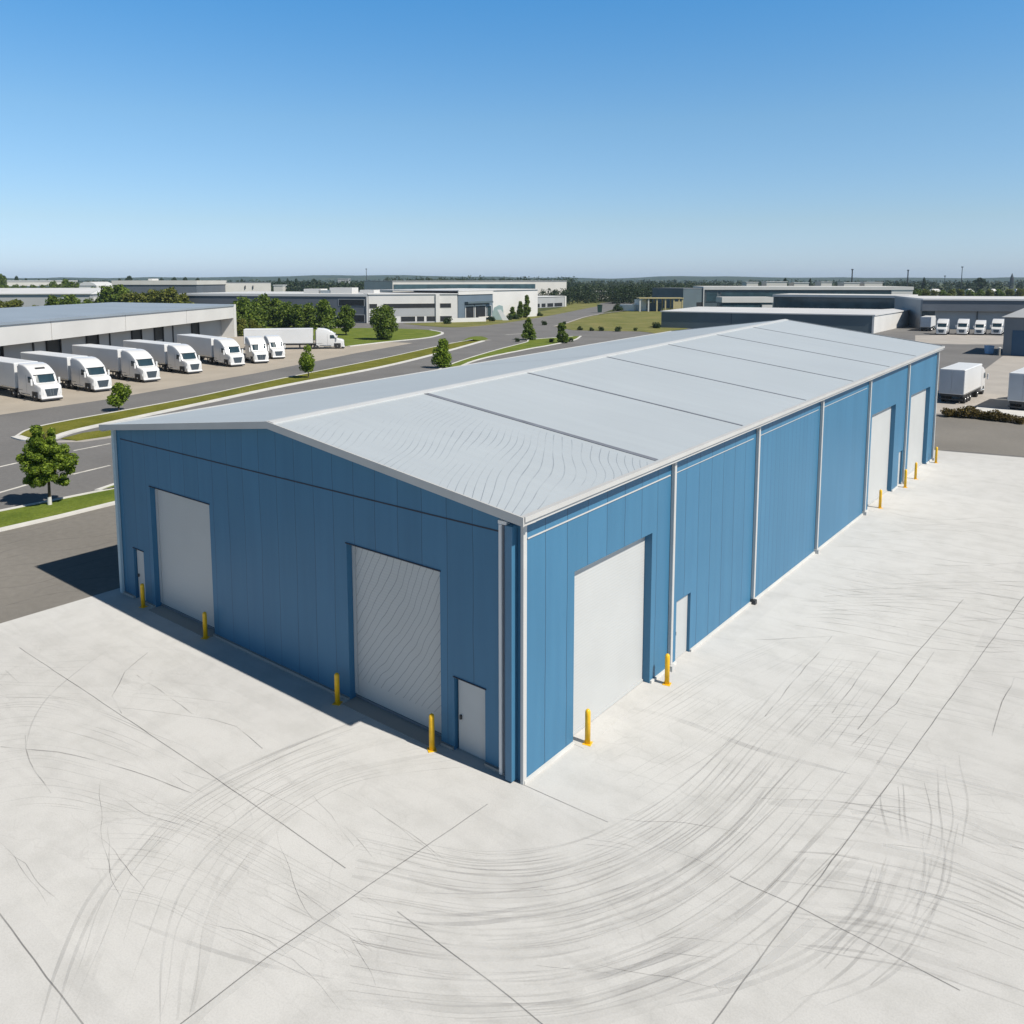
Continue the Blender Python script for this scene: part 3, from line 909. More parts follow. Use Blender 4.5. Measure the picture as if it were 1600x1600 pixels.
G_HOLES = [(-32.85, -28.35, 0.0, 5.32), (-34.55, -33.68, 0.0, 2.3), (-20.28, -16.1, 0.0, 5.42), (-15.56, -14.36, 0.0, 2.3)]
S_HOLES = [(19.45, 24.2, 0.0, 5.42), (26.15, 27.3, 0.0, 2.35), (51.5, 57.2, 0.0, 5.9), (58.75, 59.75, 0.0, 2.4), (61.4, 67.5, 0.0, 6.0)]
gx = [XW, XE, RX0] + [h[0] for h in G_HOLES] + [h[1] for h in G_HOLES]
gz = [0.0] + [h[3] for h in G_HOLES]
wall_plane(gx, gz, G_HOLES, lambda c, z, d: (c, YN + d, z), lambda x: ztop(x, YN))
sy = [YN, YF] + [h[0] for h in S_HOLES] + [h[1] for h in S_HOLES]
sz = [0.0] + [h[3] for h in S_HOLES]
wall_plane(sy, sz, S_HOLES, lambda c, z, d: (XE - d, c, z), lambda y: ztop(XE, y))
wm.quad((XW, YF, 0), (XW, YN, 0), (XW, YN, eaveL(YN)), (XW, YF, eaveL(YF)))
rf_ = rx(YF)
wm.quad((XE, YF, 0), (XW, YF, 0), (XW, YF, eaveL(YF)), (rf_, YF, ridge(YF)), (XE, YF, eaveR(YF)))
wm.build('wall', M_BLUE, WH)


def nrow(k, n=12): return [16.5 + (69.75 - 16.5) * i / n for i in range(n + 1)]


# roof: two slopes, 90 mm thick, overhanging
OV = 0.28
roof = MB()
for side in (0, 1):
    for y0, y1 in zip(nrow(0)[:-1], nrow(0)[1:]):
        def cor(y, e):
            r = rx(y)
            if side:
                xe = XE + OV; ze = ridge(y) + (eaveR(y) - ridge(y)) * (xe - r) / (XE - r)
            else:
                xe = XW - OV + .12; ze = ridge(y) + (eaveL(y) - ridge(y)) * (r - xe) / (r - XW)
            return (r, y, ridge(y) + 0.12) if e == 0 else (xe, y, ze + 0.12)
        a, b, c, d = cor(y0, 0), cor(y0, 1), cor(y1, 1), cor(y1, 0)
        dn = lambda p: (p[0], p[1], p[2] - 0.09)
        roof.quad(*((a, b, c, d) if side else (d, c, b, a)))
        roof.quad(*((dn(d), dn(c), dn(b), dn(a)) if side else (dn(a), dn(b), dn(c), dn(d))))
RO = roof.build('roof', M_ROOF, WH)


def rpt(x, y, dz=0.0):
    """point on the roof surface"""
    r = rx(y)
    if x >= r: z = ridge(y) + (eaveR(y) - ridge(y)) * (x - r) / (XE - r)
    else: z = ridge(y) + (eaveL(y) - ridge(y)) * (r - x) / (r - XW)
    return (x, y, z + 0.12 + dz)


rc = MB()
for y0, y1 in zip(nrow(0)[:-1], nrow(0)[1:]):
    for s0, s1 in ((-0.28, 0.0), (0.0, 0.28)):
        rc.quad(rpt(rx(y0) + s0, y0, .05), rpt(rx(y0) + s1, y0, .05), rpt(rx(y1) + s1, y1, .05), rpt(rx(y1) + s0, y1, .05))
    for s in (-0.28, 0.28):
        rc.quad(rpt(rx(y0) + s, y0, .002), rpt(rx(y1) + s, y1, .002), rpt(rx(y1) + s, y1, .05), rpt(rx(y0) + s, y0, .05))
rc.build('ridge_cap', M_RIDGE, RO)
for k, y in enumerate((24.0, 31.3, 38.9, 46.6, 54.3, 61.4)):
    wd = (0.24, 0.12, 0.10, 0.09, 0.09, 0.09)[k]
    j = MB()
    nseg = 10
    for i in range(nseg):
        xa = rx(y) + 0.3 + (XE + OV - 0.12 - rx(y) - 0.3) * i / nseg; xb = rx(y) + 0.3 + (XE + OV - 0.12 - rx(y) - 0.3) * (i + 1) / nseg
        j.quad(rpt(xa, y, .018), rpt(xb, y, .018), rpt(xb, y + wd, .018), rpt(xa, y + wd, .018))
        j.quad(rpt(xa, y, .001), rpt(xb, y, .001), rpt(xb, y, .018), rpt(xa, y, .018))
    j.build('roof_joint', M_JOINT, RO)
for k, y in enumerate((39.5, 54.8)):
    j = MB()
    for i in range(6):
        xa = XW + 2 + 9 * i / 6; xb = XW + 2 + 9 * (i + 1) / 6
        j.quad(rpt(xa, y, .012), rpt(xb, y, .012), rpt(xb, y + .05, .012), rpt(xa, y + .05, .012))
    j.build('roof_joint', M_JOINT, RO)

# eaves gutter (right side): two-step moulding
gt = MB()
for y0, y1 in zip(nrow(0)[:-1], nrow(0)[1:]):
    e0 = rpt(XE + OV, y0); e1 = rpt(XE + OV, y1)
    def ring(e): return [(e[0] - 0.03, e[1], e[2] + 0.03), (e[0] + 0.13, e[1], e[2] + 0.03), (e[0] + 0.13, e[1], e[2] - 0.11), (e[0] + 0.06, e[1], e[2] - 0.125), (e[0] + 0.06, e[1], e[2] - 0.235), (e[0] - 0.03, e[1], e[2] - 0.235)]
    A, B = ring(e0), ring(e1)
    for i in range(6):
        k = (i + 1) % 6
        gt.quad(A[i], A[k], B[k], B[i])
    if y0 == 16.5: gt.quad(*reversed(A))
gt.quad(*ring(rpt(XE + OV, 69.75)))
fix_normals(gt.build('gutter', M_FASCIA, WH))
g2 = MB()
for y0, y1 in zip(nrow(0)[:-1], nrow(0)[1:]):
    e0 = rpt(XW - OV + .14, y0); e1 = rpt(XW - OV + .14, y1)
    g2.hexa([(e0[0] - .12, y0, e0[2] - .26), (e0[0] + .03, y0, e0[2] - .26), (e1[0] + .03, y1, e1[2] - .26), (e1[0] - .12, y1, e1[2] - .26)],
            [(e0[0] - .12, y0, e0[2] + .03), (e0[0] + .03, y0, e0[2] + .03), (e1[0] + .03, y1, e1[2] + .03), (e1[0] - .12, y1, e1[2] + .03)])
g2.build('gutter', M_FASCIA, WH)
# barge boards of the gables
for yb, y_ in ((16.47, 16.5), (69.78, 69.75)):
    bb = MB()
    dy = -0.05 if yb < 20 else 0.05
    for xa, xb in ((XW - OV + 0.06, rx(y_)), (rx(y_), XE + OV + 0.12)):
        a = rpt(xa, y_); b = rpt(xb, y_)
        pts_b = [(a[0], yb, a[2] - .20), (b[0], yb, b[2] - .20), (b[0], yb + dy, b[2] - .20), (a[0], yb + dy, a[2] - .20)]
        pts_t = [(a[0], yb, a[2] + .05), (b[0], yb, b[2] + .05), (b[0], yb + dy, b[2] + .05), (a[0], yb + dy, a[2] + .05)]
        bb.hexa(pts_b, pts_t)
        # soffit return up to the wall
        if yb < 20:
            bb.quad((a[0], yb, a[2] - .19), (b[0], yb, b[2] - .19), (b[0], YN - .002, b[2] - .19), (a[0], YN - .002, a[2] - .19))
    fix_normals(bb.build('barge_board', M_FASCIA, WH))
# dark groove across the gable, pale strip along the long side
MB().box(XW + .45, XE - .85, YN - .012, YN - .002, 7.07, 7.11).build('gable_groove', M_SEAL, WH)
ss = MB()
for y0, y1 in ((17.12, 25.4), (25.75, 32.9), (33.5, 41.3), (41.95, 50.0)):
    z0 = eaveR(y0) - 0.72; z1 = eaveR(y1) - 0.72
    t = 0.035 if y0 < 20 else 0.018
    ss.hexa([(XE + .002, y0, z0), (XE + .03, y0, z0), (XE + .03, y1, z1), (XE + .002, y1, z1)], [(XE + .002, y0, z0 + t), (XE + .03, y0, z0 + t), (XE + .03, y1, z1 + t), (XE + .002, y1, z1 + t)])
ss.build('wall_strip', M_TRIM, WH)
# plinth (butted between the openings)
segs = [YN - 0.05] + [v for h in S_HOLES for v in (h[0] - .03, h[1] + .03)] + [YF]
for a, b in zip(segs[0::2], segs[1::2]):
    MB().box(XE + .002, XE + 0.07, a, b, 0.0, 0.10).build('plinth', M_KERB, WH)
segs = [XW] + [v for h in sorted(G_HOLES) for v in (h[0] - .03, h[1] + .03)] + [XE - .6]
for a, b in zip(segs[0::2], segs[1::2]):
    MB().box(a, b, YN - .09, YN - .002, 0.0, 0.10).build('plinth', M_YARD2, WH)

# doors
for k, (c0, c1, z0, z1) in enumerate(G_HOLES):
    if z1 > 4:
        MB().box(c0 + .003, c1 - .003, YN + DEP - .06, YN + DEP, 0.03, z1 - .003).build('roller_door', M_SHUT if k == 0 else M_SHUT2, WH)
        d = WH.children[-1]
        MB().box(c0 + .01, c1 - .01, YN + DEP - .10, YN + DEP - .062, 0.02, 0.11).build('bottom_rail', M_WALLG, d)
        MB().box(c0 + .004, c0 + .12, YN + DEP - .12, YN + DEP - .064, 0.18, z1 - .01).build('guide_rail', M_DOOR, d)
        MB().box(c0 - .04, c1 + .04, YN - .03, YN - .002, z1 + .002, z1 + .035).build('lintel', M_SEAL, d)
        MB().box(c0, c1, YN - .35, YN + DEP - .11, -0.05, 0.02).build('threshold', M_YARD2, d)
    else:
        MB().box(c0 + .06, c1 - .003, YN + .12, YN + .17, 0.02, z1 - .003).build('entrance_door', M_DOOR, WH)
        d = WH.children[-1]
        MB().box(c0 + .14, c0 + .2, YN + .06, YN + .12, 1.0, 1.13).build('handle', M_DARK, d)
        MB().box(c0 - .03, c1 + .04, YN - .03, YN - .002, z1 + .002, z1 + .03).build('lintel', M_SEAL, d)
for k, (c0, c1, z0, z1) in enumerate(S_HOLES):
    if z1 > 4:
        MB().box(XE - DEP, XE - DEP + .06, c0 + .003, c1 - .003, 0.03, z1 - .003).build('roller_door', M_SHUT, WH)
        d = WH.children[-1]
        MB().box(XE - DEP + .062, XE - DEP + .1, c0 + .01, c1 - .01, 0.02, 0.10).build('bottom_rail', M_DOOR, d)
        MB().box(XE - DEP + .11, XE + .4, c0, c1, -0.05, 0.012).build('threshold', M_CONC, d)
    else:
        MB().box(XE - .17, XE - .12, c0 + .003, c1 - .003, 0.02, z1 - .003).build('entrance_door', M_DOOR, WH)
        d = WH.children[-1]
        MB().box(XE - .12, XE - .06, c0 + .1, c0 + .16, 1.0, 1.13).build('handle', M_DARK, d)

# downpipes of the long side
for y in (25.48, 33.2, 41.62, 50.4, 59.95, 69.3):
    d = MB().box(XE + .004, XE + .15, y + .02, y + .17, 0.22, rpt(XE + OV, y)[2] - .27).build('downpipe', M_TRIM, WH, bevel=.02)
    MB().box(XE + .0, XE + .24, y - .03, y + .17, 0.0, 0.2).build('pipe_shoe', M_DARK if 30 < y < 35 else M_TRIM, d)
# corner: white downpipe, blue column, white corner post
d = MB().box(-13.74, -13.62, YN - .16, YN - .004, 0.03, 7.36).build('downpipe', M_WHITE, WH, bevel=.03)
MB().box(-13.75, -13.45, YN - .15, YN - .005, 7.362, 7.46).build('pipe_elbow', M_WHITE, d)
MB().box(-13.42, -13.18, YN - .26, YN - .004, 0.05, 7.40).build('corner_column', M_BLUE_TRIM, WH, bevel=.015)
MB().box(-13.56, -13.44, YN - .12, YN - .006, 0.05, 7.38).build('corner_column', M_DEEPBLUE, WH)
MB().box(-13.01, -12.90, YN - .10, YN + .06, 0.0, 7.52).build('corner_post', M_TRIM, WH, bevel=.015)
d = MB().box(XW - .06, XW + .13, YN - .16, YN - .004, 0.03, 7.5).build('downpipe', mat('pale_blue_pipe', (0.45, 0.58, 0.64), 0.5, .04, 1), WH, bevel=.03)


# ------------------------------------------------------------------ bollards
def make_bollard():
    t = empty('bollard')
    m = MB()
    prof = [(0.085, 0.0), (0.085, 0.93), (0.082, 0.97), (0.066, 1.015), (0.036, 1.04), (0.008, 1.048)]
    m.loft([[(r * math.cos(a), r * math.sin(a), z) for a in [2 * math.pi * i / 16 for i in range(16)]] for r, z in prof])
    m.build('post', M_YELLOW, t, smooth=True)
    MB().box(-.13, .13, -.13, .13, 0.0, 0.018).build('base_plate', M_YELLOW, t)
    return t


B0 = make_bollard()
BOL = [(-33.35, 16.7, 1.0, 'yellow bollard between small door and tall plain shutter at the gable left end'),
       (-28.45, 16.66, 1.02, 'yellow bollard at the right foot of the plain shutter on the shaded gable'),
       (-20.45, 16.6, 1.02, 'yellow bollard at the left foot of the creased shutter on the shaded gable'),
       (-16.1, 16.58, 1.10, 'yellow bollard between the creased shutter and the small door near the corner'),
       (-12.62, 19.75, 1.06, 'nearest yellow bollard on the sunlit side, at the near foot of its first shutter'),
       (-12.45, 24.55, 1.06, 'yellow bollard at the far foot of the first sunlit shutter, beside a white downpipe'),
       (-12.5, 52.6, 1.12, 'yellow bollard at the near foot of the middle shutter of the sunlit side'),
       (-12.5, 59.0, 1.2, 'yellow bollard in front of the small door far along the sunlit side'),
       (-12.5, 62.0, 1.15, 'yellow bollard at the near foot of the farthest shutter of the sunlit side'),
       (-12.45, 68.55, 1.2, 'farthest yellow bollard, at the far end corner of the sunlit side')]
for k, (x, y, s, lab) in enumerate(BOL):
    o = B0 if k == 0 else copy_tree(B0)
    o.location = (x, y, 0.004); o.scale = (1.0, 1.0, s)
    o.rotation_euler.z = rng.uniform(0, 1)
    tag(o, lab, 'bollard', 'yellow bollards guarding the doors of the blue warehouse')


# ================================================================== TRUCKS
def rrect(x, w, zb, zt, r):
    """rounded section in the y-z plane"""
    pts = []
    for (cy, cz, a0) in ((w - r, zt - r, 0), (-(w - r), zt - r, 90)):
        for i in range(5):
            a = R(a0 + 90 * i / 4)
            pts.append((x, cy + r * math.cos(a), cz + r * math.sin(a)))
    rb = min(0.08, r)
    for (cy, cz, a0) in ((-(w - rb), zb + rb, 180), (w - rb, zb + rb, 270)):
        for i in range(3):
            a = R(a0 + 90 * i / 2)
            pts.append((x, cy + rb * math.cos(a), cz + rb * math.sin(a)))
    return pts


def add_wheel(parent, x, y, r=0.5, wd=0.3):
    s = 1 if y > 0 else -1
    prof = [(r - .16, -wd / 2), (r - .04, -wd / 2), (r, -wd / 2 + .05), (r, wd / 2 - .05), (r - .04, wd / 2), (r - .16, wd / 2)]
    m = MB()
    m.loft([[(x + q * math.cos(a), y + d, r + q * math.sin(a)) for a in [2 * math.pi * i / 18 for i in range(18)]] for q, d in prof])
    wl = m.build('wheel', M_BLACK, parent)
    fix_normals(wl)
    h = MB()
    h.loft([[(x + q * math.cos(a), y + s * d, r + q * math.sin(a)) for a in [2 * math.pi * i / 14 for i in range(14)]] for q, d in ((r - .15, wd / 2 - .02), (r - .2, wd / 2 - .06), (.14, wd / 2 - .03), (.10, wd / 2 + .03), (.02, wd / 2 + .03))])
    fix_normals(h.build('rim', M_CHROME, wl, smooth=False))
    return wl


def make_truck(tl=12.6, trailer=True, hood='long', th=3.95, name='semi_truck'):
    """semi truck, +X forward, front bumper at x=0"""
    t = empty(name)
    if hood == 'long':
        S = [(0.0, .86, .46, 1.42, .11), (-.10, 1.08, .40, 1.62, .11), (-.4, 1.17, .36, 1.78, .15), (-.85, 1.2, .36, 1.88, .11), (-1.22, 1.22, .40, 1.96, .11),
             (-1.72, 1.23, .45, 2.86, .11), (-1.92, 1.24, .5, 3.05, .11), (-2.4, 1.25, .5, 3.38, .15), (-3.0, 1.25, .5, 3.68, .15), (-3.7, 1.25, .5, 3.88, .15), (-4.5, 1.25, .5, 3.95, .15), (-4.95, 1.24, .55, 3.95, .15)]
        ws = [(-1.25, 2.0), (-1.71, 2.84)]
    else:
        S = [(0.0, 1.0, .45, 1.55, .11), (-.08, 1.16, .40, 1.72, .11), (-.3, 1.2, .38, 1.86, .11), (-.62, 1.22, .38, 2.62, .11), (-.8, 1.22, .4, 2.85, .11), (-1.3, 1.23, .5, 3.2, .15),
             (-2.0, 1.24, .5, 3.45, .15), (-2.9, 1.24, .5, 3.5, .11)]
        ws = [(-.34, 1.95), (-.6, 2.55)]
    cab = MB().loft([rrect(*q) for q in S]).build('cab', M_WHITE, t, smooth=True)
    fix_normals(cab)
    cab.data.polygons.foreach_set('use_smooth', [True] * len(cab.data.polygons))
    md = cab.modifiers.new('split', 'EDGE_SPLIT'); md.split_angle = R(38)
    (xa, za), (xb, zb) = ws
    nx, nz = (zb - za), (xa - xb); ln = math.hypot(nx, nz); nx, nz = nx / ln * .07, nz / ln * .07
    # wraparound windscreen
    g = MB()
    for y0, y1, d0, d1 in ((-1.08, -.7, .09, .02), (-.7, 0, .02, 0), (0, .7, 0, .02), (.7, 1.08, .02, .09)):
        g.quad((xa + nx - d0, y0, za + nz), (xa + nx - d1, y1, za + nz), (xb + nx - d1, y1 * .97, zb + nz), (xb + nx - d0, y0 * .97, zb + nz))
        g.quad((xa + nx - d0 - .14, y0, za - .05), (xb + nx - d0 - .14, y0 * .97, zb - .05), (xb + nx - d1 - .14, y1 * .97, zb - .05), (xa + nx - d1 - .14, y1, za - .05))
    g.build('windscreen', M_GLASS, cab)
    xs = xb - .12
    MB().box(xb - .02, xb + .16, -1.12, 1.12, zb + .03, zb + .1).build('sun_visor', M_WHITE, cab, bevel=.02)
    for s in (-1, 1):
        yo = 1.252 * s
        g = MB()
        q = [(xb + .1, 2.0), (xs - .8, 2.0), (xs - .8, 2.66), (xs - .1, 2.66)]
        g.hexa([(x_, yo - .01 * s, z_) for x_, z_ in q], [(x_, yo + .018 * s, z_) for x_, z_ in q])
        fix_normals(g.build('side_window', M_GLASS, cab))
        if hood == 'long':
            MB().box(-3.16, -3.12, min(yo, yo - .03 * s), max(yo, yo - .03 * s), .7, 2.8).build('door_gap', M_WALLG, cab)
            MB().box(-4.6, -3.4, min(yo, yo - .03 * s), max(yo, yo - .03 * s), .62, .74).build('side_step', M_DARK, cab)
        MB().box(xb + .25, xb + .42, yo + (.10 if s > 0 else -.30), yo + (.30 if s > 0 else -.10), 1.75, 2.45).build('mirror', M_WHITE, cab, bevel=.04)
        m = MB().box(.015, .05, s * .98 - .15, s * .98 + .15, .78, 1.02) if hood != 'long' else MB().hexa(
            [(-.02, s * .84, .82), (-.26, s * 1.15, .82), (-.22, s * 1.17, .82), (.03, s * .86, .82)], [(-.04, s * .84, 1.16), (-.27, s * 1.15, 1.16), (-.23, s * 1.17, 1.16), (.01, s * .86, 1.16)])
        fix_normals(m.build('headlight', M_LAMP, cab))
        if hood == 'long':
            MB().box(-1.25 - .68, -1.25 + .62, min(yo - .03 * s, yo - .012 * s), max(yo - .03 * s, yo - .012 * s), .36, 1.08).build('wheel_arch', M_DARK, cab)
        # fuel tank and step under the door
        MB().tube((xs - .6, s * .98, .62), (xs - 2.0, s * .98, .62), .30, .30, 14).build('fuel_tank', M_CHROME, t, smooth=False)
        # side fairing closing the gap to the trailer
        if hood == 'long':
            MB().box(-5.2, -4.94, s * 1.22 - .02, s * 1.22 + .02, .75, 3.7).build('side_fairing', M_WHITE, cab)
            MB().tube((-5.3, s * 1.0, 1.0), (-5.3, s * 1.0, 3.4), .08, .08, 10).build('exhaust', M_CHROME, t)
    # grille
    g = MB()
    if hood == 'long':
        g.hexa([(-.02, -.5, .6), (-.02, .5, .6), (.04, .5, .6), (.04, -.5, .6)], [(-.05, -.72, 1.40), (-.05, .72, 1.40), (.02, .72, 1.40), (.02, -.72, 1.40)])
    else:
        g.hexa([(.01, -.75, .55), (.01, .75, .55), (.05, .75, .55), (.05, -.75, .55)], [(-.0, -.8, 1.38), (-.0, .8, 1.38), (.03, .8, 1.38), (.03, -.8, 1.38)])
    gr = fix_normals(g.build('grille', M_GRILLE, cab))
    b = MB()
    for k in range(2):
        yy = -.12 + k * .24
        b.hexa([(.03, yy - .025, .64), (.03, yy + .025, .64), (.055, yy + .025, .64), (.055, yy - .025, .64)], [(.012, yy - .025, 1.37), (.012, yy + .025, 1.37), (.037, yy + .025, 1.37), (.037, yy - .025, 1.37)])
    b.build('grille_bar', M_CHROME, gr)
    MB().box(-.25, .10, -1.12, 1.12, .30, .52).build('bumper', M_WHITE if hood == 'long' else M_TRIM, t, bevel=.08)
    MB().box(-.5, .06, -1.08, 1.08, .16, .31).build('air_dam', M_DARK, t)
    # chassis, fifth wheel
    back = -7.4 if hood == 'long' else -5.4
    MB().box(back, -1.0, -.45, -.28, .72, .98).box(back, -1.0, .28, .45, .72, .98).box(back + .6, back + 1.5, -.5, .5, .98, 1.1).build('chassis', M_DARK, t)
    ax = [back + .8, back + 2.1] if hood == 'long' else [back + .7]
    for x in ax:
        for s in (-1, 1):
            add_wheel(t, x, s * .98, .5, .5)
    for s in (-1, 1):
        add_wheel(t, -1.25 if hood == 'long' else -1.45, s * 1.08, .54, .36)
        if hood == 'long':
            MB().box(back, back + 3.3, s * .98 - .28, s * .98 + .28, 1.03, 1.07).build('mudguard', M_DARK, t)
    if trailer:
        x1 = -5.85 if hood == 'long' else -3.3
        x0 = x1 - tl
        tr = MB()
        tr.loft([rrect(x1, 1.28, 1.12, th - .05, .12), rrect(x1 - .06, 1.30, 1.10, th, .10), rrect(x0 + .06, 1.30, 1.10, th, .10), rrect(x0, 1.28, 1.12, th - .03, .1)])
        T_ = fix_normals(tr.build('trailer', M_TRAIL, t))
        r_ = MB()
        for s in (-1, 1):
            r_.box(x0 + .02, x1 - .02, s * 1.305 - .012, s * 1.305 + .012, 1.08, 1.22)
        r_.build('side_rail', M_CHROME, T_)
        r_ = MB()
        for s in (-1, 1):
            r_.box(x0 + .03, x1 - .03, s * 1.302 - .01, s * 1.302 + .01, th - .16, th - .10)
        r_.build('top_rail', M_WHITE, T_)
        for s in (-1, 1):
            MB().box(x0 - .045, x0 - .003, min(s * .02, s * 1.22), max(s * .02, s * 1.22), 1.2, th - .14).build('trailer_door', M_TDOOR, T_)
            MB().box(x1 - 2.6, x1 - 2.45, s * .8 - .06, s * .8 + .06, .12, 1.1).build('landing_leg', M_DARK, T_)
        MB().box(x0 - .05, x0 + .05, -1.2, 1.2, .45, .58).build('rear_bumper', M_DARK, T_)
        MB().box(x0 + .2, x1 - .3, -1.15, 1.15, .82, 1.09).build('underframe', M_DARK, T_)
        axes = [x0 + 1.4, x0 + 2.7, x0 + 4.0] if tl > 9 else [x0 + 1.6]
        for x in axes:
            for s in (-1, 1):
                add_wheel(t, x, s * .98, .5, .5)
    return t


TR_L = make_truck(12.6)
TR_B = make_truck(0, trailer=False, name='tractor_unit')
TR_R = make_truck(9.4, hood='short', th=3.95, name='box_truck')
BOXL = 9.4 + 3.3


def place_truck(src, first, nose, tail, lab, group, s=1.0):
    o = src if first else copy_tree(src)
    a = Vector(nose); b = Vector(tail)
    o.location = (a.x, a.y, 0.0)
    o.rotation_euler.z = math.atan2(a.y - b.y, a.x - b.x)
    o.scale = (s, s, s)
    tag(o, lab, 'truck', group)
    return o


GR1 = 'white trucks backed up to the dock building'
LT = [((82, 627), (-60, 600), 1.06, 'white semi truck at the left edge of the photo, nearest at the docks'),
      ((162, 612), (20, 590), 1.04, 'white semi truck second from the left, cab right behind the small kite shaped tree'),
      ((238, 597), (105, 578), 1.08, 'white semi truck third from the left, over the grey road between two small trees'),
      ((305, 584), (160, 564), 1.06, 'white semi truck fourth from the left, its trailer partly behind the third one'),
      ((372, 573), (250, 553), 1.1, 'white semi truck at the right end of the docks with a black front wheel showing')]
for k, (nz_, tl_, s, lab) in enumerate(LT):
    o = place_truck(TR_L, k == 0, G(*nz_)[:2], G(*tl_)[:2], lab, GR1, s)
_v = MB().hexa([(-2.62, -.5, 3.50), (-2.42, -.5, 3.40), (-2.42, .5, 3.40), (-2.62, .5, 3.50)], [(-2.62, -.5, 3.58), (-2.42, -.5, 3.47), (-2.42, .5, 3.47), (-2.62, .5, 3.58)]).build('roof_vent', M_DARK, TR_L)
place_truck(TR_B, True, G(409, 568)[:2], G(360, 551)[:2], 'white tractor unit without trailer, left one of the pair beyond the docked row', GR1, 1.08)
place_truck(TR_B, False, G(436, 561)[:2], G(385, 545)[:2], 'white tractor unit without trailer, right one of the pair, in front of a parked trailer', GR1, 1.0)
place_truck(TR_L, False, G(538, 544)[:2], G(405, 546)[:2], 'white semi truck standing broadside by the lawn in front of the green hedge', GR1, 1.06)
GR2 = 'white trucks in the yard on the right'
def from_tail(tail, towards, length):
    a = Vector(G(*tail)[:2]); b = Vector(G(*towards)[:2])
    return a + (b - a).normalized() * length, a


n_, t_ = from_tail((1485, 631), (1543, 602), BOXL * 1.0)
place_truck(TR_R, True, n_, t_, 'white box truck seen from behind beside the far corner of the blue warehouse', GR2, 1.0)
n_, t_ = from_tail((1596, 645), (1652, 612), BOXL * 1.06)
place_truck(TR_R, False, n_, t_, 'white box truck cut off by the right edge of the photo, grey doors towards us', GR2, 1.06)
GR3 = 'white trucks parked in front of the grey depot'
for (n_, t_, src, s, lab) in (((1455, 514), (1432, 523), TR_R, 1.0, 'white box truck turned away at the left end of the row before the grey depot'),
                              ((1470, 523.5), (1487, 516), TR_B, 1.0, 'white truck second from the left before the grey depot, cab towards us'),
                              ((1502, 523.5), (1516, 516.5), TR_B, 1.0, 'white truck in the middle of the row before the grey depot'),
                              ((1529, 523.5), (1542, 517), TR_B, 0.92, 'white truck second from the right before the grey depot, lowest of the row'),
                              ((1556, 523.5), (1568, 517), TR_B, 1.0, 'white truck at the right end of the row, next to the grey building')):
    place_truck(src, False, G(*n_)[:2], G(*t_)[:2], lab, GR3, s)


# ================================================================== BUILDINGS
class Frame:
    """building frame: u along the front from A to B (left to right), v away from the viewer"""

    def __init__(s, name, A, B, label, cat='building', group=None):
        s.A = Vector(A[:2]); s.B = Vector(B[:2]); s.L = (s.B - s.A).length
        s.d = (s.B - s.A).normalized()
        s.o = empty(name, (s.A.x, s.A.y, 0), math.atan2(s.d.y, s.d.x))
        tag(s.o, label, cat, group)

    def u(s, px):
        """where the front is met by the photograph column px"""
        p = Vector(G(px, 520)[:2]); c = s.A; d = s.d
        # solve c + d*u = p*t
        det = d.x * (-p.y) - d.y * (-p.x)
        return ((-c.x) * (-p.y) - (-c.y) * (-p.x)) / det

    def box(s, name, m, u0, u1, v0, v1, z0, z1, parent=None, bevel=0):
        return MB().box(u0, u1, v0, v1, z0, z1).build(name, m, parent or s.o, bevel=bevel)


def zat(py, d):
    return H * (1 - (py - HOR) / d)


# ---- dock building with the projecting white fascia
A = Vector(G(0, 591)[:2]); B = Vector(G(363, 526)[:2]); dv = (B - A).normalized()
f = Frame('dock_building', A - dv * 45, B, 'long low white dock building with pale blue roof behind the row of trucks', 'warehouse')
D0, D1 = 0.0, 29.0
f.box('wall', M_WALLL, 0, f.L - 1.6, 2.0, D1, 0, 7.2)
f.box('end_wall', M_WALLW, f.L - 1.59, f.L, -1.2, D1, 0, 8.0)
rfm = MB(); rfm.hexa([(-.4, -1.4, 7.6), (f.L - 1.61, -1.4, 7.6), (f.L - 1.61, D1, 7.9), (-.4, D1, 7.9)], [(-.4, -1.4, 8.02), (f.L - 1.61, -1.4, 8.02), (f.L - 1.61, D1, 8.5), (-.4, D1, 8.5)])
rfm.build('roof', M_ROOFB, f.o)
edges = [0] + [f.u(px) for px in (69, 187, 284)] + [f.L - 1.62]
edges.insert(1, edges[1] - (edges[2] - edges[1]) * 1.0)
for a, b in zip(edges[:-1], edges[1:]):
    f.box('fascia_panel', M_WALLW, a + .09, b - .09, -1.2, -.9, 4.7, 7.58)
f.box('canopy_soffit', M_WALLG, 0, f.L - 1.62, -.88, 1.98, 4.9, 7.5)
for px in (8, 100, 160, 228, 262, 318):
    u = f.u(px)
    dd = f.box('dock_door', M_VOID, u - 1.7, u + 1.7, 1.9, 1.98, 1.7, 4.2)
    f.box('dock_bumper', M_BLACK, u - 1.9, u - 1.72, 1.7, 1.98, .9, 4.4, dd)
    f.box('dock_bumper', M_BLACK, u + 1.72, u + 1.9, 1.7, 1.98, .9, 4.4, dd)
for e in edges[1:-1]:
    f.box('downpipe', M_DARK, e - .12, e + .12, 1.78, 1.98, 0, 4.9)

